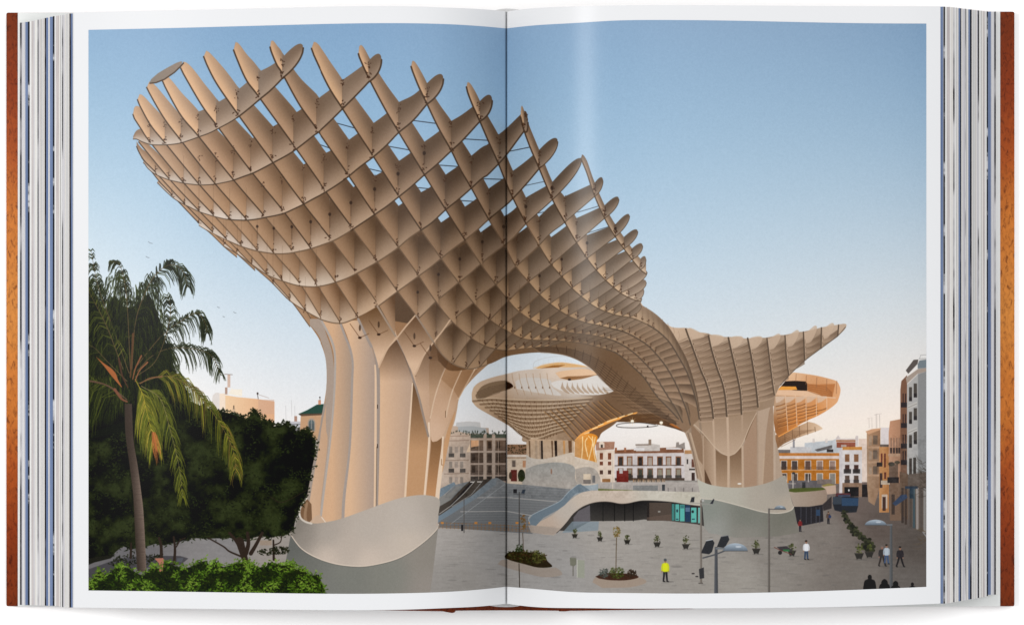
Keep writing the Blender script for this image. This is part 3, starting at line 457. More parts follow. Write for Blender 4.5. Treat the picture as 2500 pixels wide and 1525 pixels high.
    fill(Z(1860, 860, 6.16, (350, 432), (500, 425), (660, 436), (680, 470), (680, 575), (500, 570), (270, 530)), (36, 24, 18)); fill(Z(1860, 860, 6.16, (290, 508), (510, 512), (530, 560), (240, 560)), (236, 160, 66))
    fill(Z(1860, 860, 6.16, (200, 640), (240, 565), (480, 568), (700, 580), (830, 620), (900, 660), (1110, 672), (1110, 690), (500, 650)), (230, 190, 156))
    fill(Z(1860, 860, 6.16, (680, 470), (830, 480), (1100, 470), (1060, 670), (900, 655), (800, 600), (690, 575)), (190, 122, 70))
    for k in range(5): stroke(Z(1860, 860, 6.16, (690, 480 + k * 24), (830, 500 + k * 32), (960, 520 + k * 30), (1050, 600 + k * 14)), 1.2, (140, 84, 46), .8)
    for k in range(6):
        for c0, c1, y0_, y1_ in ((210, 350, 740, 700), (360, 500, 740, 690), (520, 660, 740, 690), (670, 820, 760, 690), (830, 970, 810, 740)):
            o = k * 62 - (c0 - 200) * .22 * (k / 5); yy = y0_ + 70 + o
            if yy > 1230 - (c0 - 200) * .55: continue
            stroke(Z(1860, 860, 6.16, (c0 + 8 * k, yy), ((c0 + c1) / 2 + 8 * k, yy - 14), (c1 + 6 * k, yy - 42)), 2.6, (122, 74, 40), .75); stroke(Z(1860, 860, 6.16, (c0 + 8 * k, yy + 16), (c1 + 6 * k, yy - 26)), 1.2, (240, 170, 100), .6)
    for x, a, b, d in ((350, 650, 1180, 40), (505, 650, 1100, 22), (660, 655, 1030, 6), (815, 670, 960, 4), (975, 670, 870, 0)): stroke(Z(1860, 860, 6.16, (x, a), (x + d, b)), 1.5, (240, 206, 176), .9); fill(Z(1860, 860, 6.16, (x - 150, 660), (x - 4, 655), (x - 10, 690), (x - 80, 740), (x - 140, 760)), (220, 196, 176), .7)
    for x in (515, 668, 825, 975, 1125): stroke(Z(1860, 860, 6.16, (x, 320 + (x - 500) * .17), (x - 8, 430 + (x - 500) * .3)), 1.4, (150, 104, 72), .8)
    stroke(Z(1860, 860, 6.16, (250, 1262), (390, 1186), (530, 1105)), 2.4, (240, 160, 80))
    # middle canopy behind the arch
    o3 = smooth(Z(1120, 840, 6.16, (195, 740), (230, 640), (330, 560), (530, 490), (700, 450), (900, 400), (1150, 372), (1500, 345), (1940, 335)), 5)
    b3 = smooth(Z(1120, 840, 6.16, (2380, 1165), (2300, 1230), (2150, 1330), (2060, 1440), (1700, 1460), (1020, 1470), (950, 1380), (850, 1290), (700, 1190), (450, 1050), (280, 950), (200, 860)), 5)
    tone3 = idw([(1160, 960, 206, 176, 146), (1200, 925, 196, 170, 146), (1280, 915, 214, 198, 184), (1350, 905, 226, 206, 188), (1400, 930, 222, 208, 194), (1300, 945, 204, 192, 180), (1400, 955, 214, 204, 194), (1200, 985, 190, 160, 130), (1300, 990, 160, 132, 106), (1240, 1020, 150, 120, 94), (1320, 1050, 176, 148, 120), (1400, 1000, 120, 92, 68), (1450, 1040, 120, 80, 48), (1470, 1000, 110, 82, 58), (1500, 960, 112, 86, 64)])
    fill(np.vstack([o3, [(1480, 930), (1530, 960), (1600, 985), (1665, 1035)], Z(1300, 840, 6.16, (2310, 1330), (2150, 1270), (1950, 1215), (1700, 1180), (1500, 1168), (1270, 1165)), b3]), tone3)
    fill(smooth(Z(1120, 840, 6.16, (250, 770), (340, 640), (500, 570), (700, 545), (790, 590), (820, 640), (750, 680), (540, 740), (330, 840), (280, 840)), 4), (132, 108, 84))
    for k in range(7): stroke(Z(1120, 840, 6.16, (270 + k * 6, 720 + k * 16), (480, 640 + k * 22), (740 - k * 20, 590 + k * 22)), 1.1, (92, 72, 56), .7)
    fill(Z(1120, 840, 6.16, (715, 560), (790, 590), (820, 630), (760, 670), (715, 680)), (40, 26, 20))
    fill(smooth(Z(1120, 840, 6.16, (1110, 360), (1180, 330), (1300, 290), (1500, 268), (1700, 290), (1940, 335), (1700, 345), (1400, 345), (1200, 366)), 4), (222, 176, 120)); stroke(smooth(Z(1120, 840, 6.16, (1130, 365), (1250, 310), (1500, 268), (1750, 290), (1940, 330))), 1.8, (230, 224, 218)); fill(Z(1120, 840, 6.16, (1220, 362), (1420, 315), (1600, 310), (1500, 348)), (160, 106, 52))
    stroke(smooth(Z(1120, 840, 6.16, (1115, 350), (1150, 260), (1330, 200), (1560, 180), (1800, 220), (1900, 290))), .9, (190, 188, 186), .9)
    for x in (1200, 1275, 1345, 1425, 1510, 1605, 1690, 1800): stroke(Z(1120, 840, 6.16, (x, 230), (x, 330)), .6, (190, 190, 190), .7)
    fill(smooth(Z(1120, 840, 6.16, (1450, 430), (1560, 400), (1900, 370), (2080, 450), (1850, 520), (1660, 535), (1520, 510)), 4), (228, 190, 154)); fill(Z(1120, 840, 6.16, (1520, 510), (1640, 482), (1800, 478), (2080, 460), (1850, 520), (1680, 540)), (150, 106, 66)); ell(1390, 926, 4, 2.6, (44, 28, 22))
    fill(smooth(Z(1120, 840, 6.16, (1380, 580), (1500, 545), (1700, 545), (1900, 515), (2090, 470), (2230, 610), (2330, 700), (2100, 760), (1750, 745), (1530, 690), (1420, 640)), 4), (220, 214, 208)); fill(smooth(Z(1120, 840, 6.16, (850, 560), (1000, 500), (1360, 530), (1400, 640), (1540, 770), (1200, 730), (870, 670)), 4), (208, 200, 192))
    for k in range(9): x = 1560 + k * 74; fill(smooth(Z(1120, 840, 6.16, (x, 560 + 3 * k), (x + 20, 640), (x + 110, 740), (x + 40, 720), (x - 30 + 6 * k, 660)), 4), (168, 140, 114), .75)
    for k in range(6): x = 800 + k * 105; stroke(smooth(Z(1120, 840, 6.16, (x, 440), (x + 20, 560), (x + 90, 760))), 1.8, (170, 138, 108), .6); ell(1120 + (x + 40) / 6.16, 840 + 650 / 6.16, 1.4, 3, (104, 74, 52), .8, 8)
    for k in range(10):                                 # its horizontal board rows
        s = k / 9; row = smooth(Z(1120, 840, 6.16, (220 + 620 * s ** .8, 830 + 420 * s), (500 + 420 * s, 810 + 510 * s), (800 + 290 * s, 830 + 580 * s), (1250 - 30 * s, 840 + 560 * s), (1600 - 200 * s, 830 + 500 * s), (2000 - 420 * s, 800 + 480 * s)))
        stroke(row + (0, 4), 5.5, (102, 78, 56), .55); stroke(row, 2.0, (214, 190, 162), .8)
        for q in range(4, len(row) - 6, 2): ell(row[q, 0] + k % 2 * 4, row[q, 1] + 5, 1.1, 2.6, (84, 56, 36), .75, 8)
    for k in range(11):                                 # and its raking ribs toward the warm side
        s = k / 10; rib = smooth(Z(1120, 840, 6.16, (1280 + 900 * s, 1010 - 170 * s), (1480 + 820 * s, 1180 - 230 * s), (1720 + 720 * s, 1450 - 400 * s)))
        stroke(rib + (4, 1), 4.2, (74, 56, 42), .5); stroke(rib, 1.8, (176, 128, 78), .75)
    fill(smooth(Z(1300, 840, 6.16, (610, 1470), (720, 1350), (850, 1280), (1000, 1215), (1170, 1130), (1400, 1070), (1560, 1020), (1560, 1040), (1400, 1100), (1200, 1165), (1030, 1240), (880, 1300), (760, 1370)), 4), (244, 168, 84))
    for x, y in ((1427, 1059), (1447, 1046), (1461, 1038), (1482, 1029), (1495, 1024), (1513, 1018), (1533, 1012)): stroke([(x, y), (x + 11, y - 4)], 2.4, (255, 224, 172), .9)
    fill(Z(1300, 840, 6.16, (1270, 1165), (1350, 1100), (1500, 1050), (1800, 1040), (2100, 1090), (2310, 1300), (2310, 1330), (2150, 1270), (1950, 1215), (1700, 1180), (1500, 1168)), vgrad(1010, (104, 74, 48), 1050, (84, 54, 32)))
    for k in range(6): stroke(Z(1300, 840, 6.16, (1400 + k * 130, 900 + k * 40), (1600 + k * 120, 1000 + k * 40), (1800 + k * 90, 1120 + k * 30)), 1.2, (66, 46, 32), .6)
    fill(Z(1300, 840, 6.16, (2050, 1195), (2120, 1190), (2270, 1270), (2290, 1300), (2150, 1250)), (196, 112, 44), .8)
    for cx, cy, L in ((1543.5, 1028, 11), (1614, 1031, 7)):
        for k in range(8): t = k * np.pi / 4; stroke([(cx, cy), (cx + L * np.cos(t), cy + L * np.sin(t))], 1.5, (255, 214, 150), .7, .5)
        ell(cx, cy, 4, 4, (255, 246, 226))
    stroke(smooth([(1600, 1036), (1560, 1031), (1520, 1033), (1505, 1037), (1512, 1042), (1550, 1043.5), (1590, 1041), (1606, 1038)]), 1.6, (66, 58, 54)); rect(1579, 1038, 1583, 1043, (48, 40, 38))
    for k in range(16):
        s = k / 15; col_ = smooth(Z(1120, 840, 6.16, (330 + 1250 * s, 830 + 40 * np.sin(s * 3)), (520 + 980 * s, 1010 + 30 * np.sin(s * 3)), (800 + 560 * s, 1210), (1020 + 300 * s, 1400))); stroke(col_, 1.2, (120, 92, 66), .5); stroke(col_ + (2, 0), .8, (220, 194, 164), .4)
    # its stem and collar
    fill(Z(1060, 1010, 6.16, (1385, 420), (1450, 370), (2100, 400), (2110, 680), (1390, 680)), (196, 166, 136))
    for x, w_, c in ((1440, 18, (120, 92, 68)), (1620, 34, (40, 34, 32)), (1600, 20, (168, 142, 118)), (1780, 18, (112, 82, 58)), (1835, 34, (46, 36, 30)), (1960, 26, (206, 150, 92)), (2050, 46, (116, 80, 52)), (1540, 30, (176, 150, 124))): fill(Z(1060, 1010, 6.16, (x - w_ / 2 - 12, 400), (x + w_ / 2 - 6, 400), (x + w_ / 2, 680), (x - w_ / 2, 680)), c)
    fill(smooth(Z(1060, 1010, 6.16, (2110, 420), (2200, 330), (2330, 290), (2450, 330), (2440, 420), (2410, 520), (2440, 740), (2330, 700), (2110, 640)), 4), hgrad(1402, (206, 150, 92), 1440, (228, 144, 44)))
    for p in ([(2230, 340), (2230, 500), (2215, 690)], [(2320, 330), (2380, 430), (2320, 700)], [(2300, 360), (2270, 440), (2310, 640)], [(2380, 340), (2400, 560), (2430, 730)], [(2420, 350), (2400, 480)]): stroke(smooth(Z(1060, 1010, 6.16, *p)), 2.4, (255, 220, 160), .9)
    fill(smooth(Z(1060, 1010, 6.16, (2105, 650), (2300, 690), (2450, 740), (2464, 860), (2480, 1040), (2130, 1060), (2110, 900)), 4), (214, 196, 176)); fill(smooth(Z(1060, 1010, 6.16, (2120, 830), (2270, 795), (2400, 815), (2470, 900), (2480, 1040), (2140, 1050)), 4), (176, 164, 152)); rect(1424, 1156, 1442, 1172, (222, 200, 172)); rect(1424, 1170, 1442, 1180, (120, 110, 104)); rect(1446, 1160, 1453, 1178, (110, 108, 108))
    fill(smooth(Z(1060, 1010, 6.16, (1384, 600), (1440, 650), (1550, 675), (1680, 670), (1850, 630), (2000, 590), (2100, 585), (2112, 700), (2115, 900), (2145, 1060), (2050, 1130), (1700, 1110), (1335, 1065), (1370, 960), (1376, 760)), 3), hgrad(1283, (200, 190, 178), 1400, (214, 194, 172)))
    fill(smooth(Z(1060, 1010, 6.16, (1372, 830), (1550, 760), (1800, 725), (1980, 740), (2110, 800), (2116, 960), (2145, 1060), (2050, 1130), (1700, 1110), (1335, 1065), (1368, 960)), 3), vgrad(1130, (160, 158, 152), 1190, (178, 168, 158)))
    ell(1346, 1150, 2, 7, (150, 104, 80), .8)
    # steps, escalators, ramps
    fill(Z(1060, 1010, 6.16, (80, 1300), (320, 1060), (540, 1010), (960, 960), (1085, 1040), (1350, 1060), (2060, 1130), (2120, 1150), (1900, 1320), (1600, 1440), (1420, 1540), (1480, 1800), (60, 1700)), vgrad(1180, (128, 130, 132), 1290, (112, 114, 116)))
    for k in range(34):
        y = 1186 + k * 3.1; xa = 1206 - (y - 1186) * 1.15; xb = 1395 - (y - 1190) * 1.05
        if y > 1262: xb = 1300
        stroke([(max(xa, 1080), y), (1236, y - 1), (min(xb, 1392), y + 4)], 1.1, (96, 100, 103) if k % 2 else (142, 142, 142), .38)
    for y in (1213, 1247): stroke([(1165 - (y - 1213) * 1.2, y + 1), (1236, y), (1360 - (y - 1213) * 1.7, y + 11)], 1.8, (176, 172, 168))
    stroke(Z(1060, 1010, 6.16, (1080, 1040), (400, 1540), (240, 1660)), 1.2, (160, 164, 166))
    fill(Z(1060, 1010, 6.16, (70, 1130), (300, 1020), (325, 1060), (90, 1260)), (120, 136, 148)); fill(Z(1060, 1010, 6.16, (60, 1260), (260, 1170), (330, 1090), (420, 1080), (200, 1330), (60, 1400)), (140, 138, 134))
    fill(Z(1060, 1010, 6.16, (60, 1520), (60, 1400), (250, 1290), (440, 1090), (540, 1005), (870, 970), (560, 1230), (470, 1270), (230, 1420), (90, 1520)), (74, 66, 58)); fill(Z(1060, 1010, 6.16, (560, 1012), (605, 1008), (300, 1350), (210, 1400)), (44, 40, 40)); stroke(Z(1060, 1010, 6.16, (80, 1500), (250, 1380), (460, 1180), (610, 1010)), 1.6, (190, 186, 180)); stroke(Z(1060, 1010, 6.16, (270, 1390), (560, 1210), (730, 1005)), 1.3, (160, 158, 156)); rect(1148, 1174.5, 1158, 1177, (214, 206, 196)); rect(1165, 1174, 1176, 1176.5, (214, 206, 196))
    fill(Z(1060, 1010, 6.16, (60, 1640), (70, 1530), (280, 1400), (560, 1230), (870, 975), (945, 955), (930, 1060), (640, 1260), (300, 1480), (100, 1600)), hgrad(1070, (116, 134, 148), 1212, (124, 132, 138)))
    for k in range(26):                                 # barriers along the foot of the steps
        x = 1072 + k * 9.4; stroke([(x, 1274 + k * .35), (x, 1289 + k * .35)], 1, (150, 96, 50), .8)
    for o in (0, 4, 8, 12): stroke([(1072, 1275 + o), (1190, 1279 + o), (1310, 1286 + o)], 1.1, (146, 100, 60) if o != 4 else (104, 100, 98), .75)
    for x in (1080, 1162, 1196, 1262, 1294): rect(x - 3.5, 1273, x + 3.5, 1278, (206, 132, 56))
    # wavy white roof with the glass front under it
    floor_ = [(1397, 1296), (1440, 1271.4), (1546, 1270), (1572, 1267), (1640, 1271.4), (1700, 1278.7), (1722, 1284)]
    under = smooth([(1708.5, 1234.8), (1676, 1230.8), (1640, 1225), (1603, 1222), (1570.5, 1221.4), (1554, 1223.5), (1533, 1228), (1513.6, 1229), (1491, 1225), (1470, 1224), (1445.5, 1227.5), (1424, 1235.6), (1410, 1245), (1397.7, 1256), (1384.7, 1273), (1368.4, 1291), (1352, 1305.5)], 5)
    fill(np.vstack([floor_, [(1722, 1234)], under[:-4]]), vgrad(1225, (34, 32, 32), 1272, (66, 62, 58)))
    fill([(1400, 1262), (1412, 1246), (1440, 1232), (1441, 1271), (1400, 1285)], (112, 106, 112), .8); fill([(1397, 1272), (1462, 1272), (1460, 1294), (1372, 1300)], (128, 146, 158), .75)
    for x in (1472, 1500, 1525, 1546): stroke([(x, 1227), (x, 1271)], 1.4, (22, 22, 22))
    rect(1579, 1226, 1639, 1270, (84, 70, 60)); rect(1579, 1226, 1585, 1268, (40, 34, 32)); fill([(1579, 1262), (1639, 1254), (1639, 1271), (1579, 1267)], (104, 84, 72), .7); rect(1606, 1246, 1612, 1250, (150, 144, 136))
    for a, b, c in ((1640, 1646.5, (58, 134, 128)), (1648.5, 1658, (84, 184, 172)), (1660, 1671, (84, 190, 176)), (1672.5, 1685, (26, 58, 92)), (1687, 1700, (90, 192, 178)), (1704, 1711, (110, 186, 178))):
        rect(a, 1229 + (a - 1640) * .09, b, 1269.5 + (a - 1640) * .1, c)
    rect(1686, 1228, 1712, 1238, (44, 28, 30)); ell(1691, 1248, 3, 3.6, (30, 40, 46)); ell(1653, 1246, 2.4, 4, (40, 70, 84)); rect(1661, 1232, 1670, 1240, (40, 96, 104), .7); rect(1673, 1238, 1684, 1248, (110, 140, 170), .7)
    for a, b in ((1650, 1656), (1674, 1680), (1689, 1696)): rect(a, 1265, b, 1267.5, (30, 60, 80))
    roof = smooth([(1302, 1279.5), (1344, 1258.4), (1376.6, 1232.5), (1401, 1213), (1425, 1200), (1465, 1196.7), (1562, 1196.7), (1643.5, 1199), (1715, 1200.5)], 5)
    fill(np.vstack([roof, [(1712, 1235.5)], under, [(1330, 1304), (1303, 1299)]]), idw([(1330, 1280, 200, 176, 156), (1420, 1215, 206, 188, 170), (1500, 1210, 208, 188, 170), (1600, 1205, 210, 202, 186), (1690, 1215, 202, 194, 176), (1380, 1240, 196, 184, 172)]))
    stroke(under[:-2], 1.6, (60, 52, 48), .9)
    fill(Z(1060, 1010, 6.16, (1480, 1510), (1600, 1440), (1880, 1320), (2010, 1180), (2150, 1060), (2200, 1050), (2350, 1150), (2130, 1190), (1960, 1370), (1860, 1440), (1640, 1560), (1530, 1680), (1440, 1660), (1430, 1580)), (112, 128, 140))
    stroke(smooth(Z(1060, 1010, 6.16, (1440, 1640), (1420, 1560), (1500, 1500), (1750, 1380), (1900, 1300), (2030, 1160), (2160, 1060))), 1.4, (170, 182, 190))
    fill([(1290, 1281), (1313, 1283), (1368, 1288), (1352, 1306), (1296, 1299)], (176, 160, 146), .85)
    for x in range(1294, 1360, 3): stroke([(x, 1283), (x, 1302)], .7, (126, 116, 110), .7)
    y2, y3 = 1060 - OY, 1215 - OY; CV[y2:y3] += ((vnoise(PH, PW, 4, 51) + vnoise(PH, PW, 13, 52) - 1)[y2:y3, :, None]) * 16 * (CV[y2:y3].mean(-1, keepdims=True) < 222)
    y1 = 1060 - OY; g = CV[y1:].mean(-1, keepdims=True); k = np.clip(np.arange(PH - y1) / 40, 0, 1)[:, None, None]
    CV[y1:] += k * ((g + (CV[y1:] - g) * .86) * .955 - CV[y1:])
def ribs(rows):                                        # upright bands: each is (colour, [(xl, xr, y), ...])
    for col, seg in rows:
        l = smooth([(a, y) for a, b, y in seg]); r = smooth([(b, y) for a, b, y in seg]); fill(np.vstack([l, r[::-1]]), col)
def paint_trunks():
    # near leg
    sil = [(743.8, 780), (759, 798), (777, 824.6), (789.4, 853), (796.5, 881.5), (798, 912), (797.5, 942), (793.5, 973), (783, 1029.6), (772, 1084), (760, 1149), (749, 1212), (740, 1250), (745, 1290)]
    rsil = [(1200, 885), (1188.7, 892), (1152.7, 926), (1126, 960.6), (1116, 991), (1104, 1033.6), (1094, 1084), (1081.7, 1141), (1072.5, 1190), (1068, 1230)]
    fill(np.vstack([smooth(sil), [(1068, 1290)], smooth(rsil)[::-1], [(1100, 850), (1000, 700), (800, 700)]]), vgrad(780, (150, 112, 80), 1200, (206, 172, 142)))
    ribs([((170, 152, 138), [(742, 785, 778), (775, 797, 815), (790, 809, 850), (797, 815, 890), (798, 816, 930), (794, 812, 990), (789, 806, 1050), (776, 802, 1090), (752, 787, 1212), (742, 780, 1262)]),
          (hgrad(740, (210, 176, 146), 800, (196, 160, 130)), [(796, 797, 985), (788, 796, 1020), (782, 797, 1050), (779, 800, 1084), (757, 785, 1212), (748, 779, 1270)]),
          ((160, 146, 136), [(791, 797, 985), (783, 788, 1029), (772, 779, 1084), (760, 766, 1149), (749, 757, 1212), (741, 749, 1262)]),
          (hgrad(812, (212, 172, 137), 856, (172, 149, 130)), [(787, 830, 780), (800, 842, 815), (812, 855, 850), (819, 860, 890), (820, 858, 930), (815, 857, 1000), (807, 852, 1084), (791, 837, 1212), (784, 835, 1270)]),
          ((176, 166, 158), [(782, 787, 780), (795, 801, 806), (807, 813, 831), (815, 820, 861), (816, 821, 912), (812, 817, 990), (803, 808, 1084), (787, 792, 1212), (779, 785, 1272)]),
          (hgrad(856, (218, 180, 146), 915, (172, 152, 138)), [(832, 880, 782), (846, 896, 815), (857, 909, 850), (862, 917, 890), (862, 919, 930), (857, 915, 1084), (844, 913, 1212), (841, 912, 1275)]),
          ((164, 152, 144), [(826, 832, 782), (840, 846, 820), (852, 858, 851), (859, 864, 885), (857.5, 863, 930), (852, 857.5, 1084), (837, 844, 1212), (834, 841, 1270)]),
          (hgrad(925, (220, 182, 148), 1004, (186, 158, 136)), [(884, 960, 780), (905, 968, 815), (915, 984, 850), (925, 1002, 890), (927, 1009, 930), (927, 1002, 1003), (927, 996, 1084), (923, 987, 1212), (920, 985, 1270)]),
          ((224, 192, 162), [(914, 918, 890), (915, 921, 930), (914, 920, 1084), (913, 918, 1212), (912, 917, 1270)]),
          ((158, 144, 134), [(874, 883, 780), (893, 901, 812), (907, 914, 841), (916, 924, 880), (920, 928, 930), (920, 927, 1084), (918, 924, 1212), (917, 923, 1262)])])
    ribs([(vgrad(940, (104, 74, 48), 1100, (192, 148, 108)), [(1008, 1008.5, 930), (1006, 1018, 955), (1003, 1028, 1003), (998, 1046, 1064), (998, 1048, 1084), (990, 1036, 1212), (989, 1035, 1250)]),
          ((226, 198, 170), [(1006, 1009, 934), (1001, 1005, 1003), (995, 999.5, 1084), (987, 992, 1212), (986, 991, 1240)]),
          (hgrad(965, (222, 186, 152), 1050, (196, 162, 134)), [(972, 1058, 832), (990, 1050, 871), (1006, 1048, 918), (1023, 1049, 968), (1035, 1050, 1019), (1046, 1050, 1064)]),
          (vgrad(850, (176, 138, 104), 1080, (204, 172, 144)), [(1050, 1130, 880), (1048, 1128, 930), (1049, 1120, 968), (1050, 1116, 1000), (1052, 1106, 1040), (1054, 1085, 1070), (1060, 1068, 1077)]),
          (vgrad(1075, (132, 94, 60), 1200, (190, 140, 96)), [(1052, 1081, 1060), (1052, 1080, 1090), (1046, 1074, 1150), (1040, 1064, 1212), (1038, 1062, 1240)]),
          (vgrad(1000, (196, 150, 108), 1120, (206, 160, 118)), [(1110, 1112, 1005), (1096, 1104, 1040), (1085, 1096, 1080), (1079, 1086, 1130), (1076, 1078, 1160)]),
          ((232, 206, 180), [(1079, 1084, 1064), (1078, 1082.5, 1090), (1070, 1080, 1150), (1063, 1073, 1212), (1062, 1072, 1240)]),
          ((232, 206, 180), [(1045, 1049.5, 1030), (1045, 1050, 1084), (1034, 1039, 1212), (1033, 1038, 1240)])])
    fill(smooth([(1116, 849), (1098, 873), (1075.5, 926), (1061, 973), (1051, 1019.5), (1053, 1072), (1063, 1077), (1073, 1072), (1081, 1063), (1096, 1030), (1110, 1000), (1120, 968), (1140, 935), (1165, 905), (1180, 890)], 4), idw([(1060, 1050, 214, 180, 152), (1090, 1000, 206, 170, 140), (1100, 930, 178, 140, 106), (1150, 910, 150, 112, 80), (1070, 960, 196, 160, 130)]))
    for pts, c in (([(1098, 875), (1094, 881.5), (1075.5, 926), (1061, 973), (1051, 1019.5)], (214, 184, 156)), ([(1132, 895), (1127, 902), (1106, 950.5), (1094, 993), (1088.7, 1018)], (218, 188, 160)), ([(1164, 899), (1158.8, 902), (1136, 942), (1119, 973)], (220, 190, 160))): stroke(smooth(pts), 3.2, c)
    for l, r in (([(1077, 925), (1094, 885)], [(1105, 950), (1127, 903)]), ([(1107, 950), (1128, 905)], [(1120, 972), (1157, 905)])): fill(np.vstack([l, r[::-1]]), (150, 110, 76), .5)
    stroke(smooth([(972, 830.7), (990, 871), (1006.6, 918), (1022.8, 968.7), (1035, 1019), (1046, 1064)]), 5, (150, 134, 122))
    stroke([(1088, 1003), (1088, 1018)], 1.6, (120, 90, 66)); stroke([(1012, 906), (1012, 917), (1016, 917)], 1.4, (120, 90, 66)); stroke([(1078, 1120), (1078, 1134), (1081, 1134)], 1.6, (150, 112, 78))
    for y in (992, 1088): rect(921, y - 5, 923, y + 5, (56, 44, 38))
    stroke([(920, 1090), (918.5, 1238)], 1.2, (104, 84, 66))
    # far right leg
    fill([(1628, 960), (1660, 1020), (1672, 1056), (1682, 1080), (1692, 1120), (1700, 1165), (1708, 1196), (1920, 1196), (1908, 1150), (1900, 1100), (1890, 1060), (1887, 985), (1895, 940), (1740, 940)], hgrad(1640, (166, 142, 120), 1900, (176, 154, 134)))
    c0 = (150, 126, 104)
    Q = lambda *p: Z(1640, 940, 6.16, *p)
    for a, b, yb_, c in ((430, 600, 470, c0), (650, 830, 480, (158, 134, 112)), (870, 1050, 390, (164, 140, 118)), (1100, 1290, 420, (140, 112, 88))): fill(Q((a, yb_ - 40), (b, yb_ - 60), (b + 10, 1540), (a + 10, 1540)), vgrad(1000, tuple(v - 18 for v in c), 1190, tuple(v + 22 for v in c)))
    fill(smooth(Q((270, 530), (450, 700), (620, 900), (740, 1010), (830, 1055), (870, 1058), (960, 1010), (1060, 880), (1160, 640), (1270, 420), (1270, 200), (850, 440), (430, 440), (250, 420)), 3), vgrad(1010, (158, 132, 108), 1110, (190, 164, 140)))
    fill(Q((460, 760), (640, 920), (660, 1540), (490, 1540)), hgrad(1715, (150, 122, 98), 1746, (184, 158, 134))); fill(Q((290, 570), (450, 740), (470, 1540), (390, 1380)), (178, 152, 128)); fill(Q((280, 560), (290, 720), (390, 1100), (470, 1200), (460, 900), (440, 740)), (120, 90, 66), .6)
    fill(Q((490, 1250), (600, 1500), (500, 1480)), (92, 66, 46)); fill(Q((250, 530), (290, 720), (400, 1100), (480, 1440), (430, 1440), (340, 1100), (230, 720)), (164, 140, 118))
    fill(Q((660, 970), (740, 1030), (840, 1060), (840, 1540), (670, 1540)), vgrad(1100, (124, 96, 72), 1180, (170, 142, 116))); fill(Q((870, 1062), (950, 1030), (1045, 930), (1055, 1540), (880, 1540)), vgrad(1095, (120, 92, 68), 1180, (172, 144, 118)))
    fill(Q((1080, 900), (1180, 640), (1270, 440), (1290, 1540), (1090, 1540)), (166, 136, 112)); fill(Q((1300, 330), (1380, 200), (1500, 90), (1520, 200), (1440, 500), (1390, 900), (1380, 1200), (1350, 1540), (1290, 1540)), (182, 158, 136)); fill(Q((1520, 200), (1530, 1480), (1350, 1540), (1390, 1100), (1420, 700), (1460, 400)), (162, 134, 110))
    for p, w_, c in (([(620, 490), (640, 900), (650, 1540)], 5, (190, 164, 140)), ([(835, 460), (850, 1000), (850, 1540)], 6, (196, 170, 146)), ([(1055, 340), (1060, 780)], 5, (176, 150, 126)), ([(1060, 920), (1068, 1540)], 5, (192, 166, 142)), ([(1275, 200), (1290, 700), (1290, 1540)], 4, (170, 146, 124)), ([(1540, 700), (1545, 1420)], 6, (186, 164, 144)), ([(1390, 1000), (1360, 1500)], 4, (186, 162, 138)), ([(410, 440), (440, 720)], 6, (148, 126, 106)), ([(215, 380), (270, 560), (280, 700)], 6, (150, 128, 108)), ([(280, 720), (390, 1130), (470, 1440)], 4, (186, 162, 138)), ([(470, 760), (480, 1500)], 4, (176, 150, 126))): stroke(Q(*p), w_ * .9, c)
    stroke(Q((240, 720), (320, 1000), (390, 1390)), 2, (120, 100, 84)); stroke(smooth(Q((270, 530), (450, 700), (620, 900), (740, 1010), (830, 1055))), 1.6, (206, 182, 158)); stroke(smooth(Q((870, 1058), (960, 1010), (1060, 880), (1160, 640), (1270, 420))), 1.6, (206, 182, 158))
    ell(1805, 1180, 5, 2, (226, 220, 212))

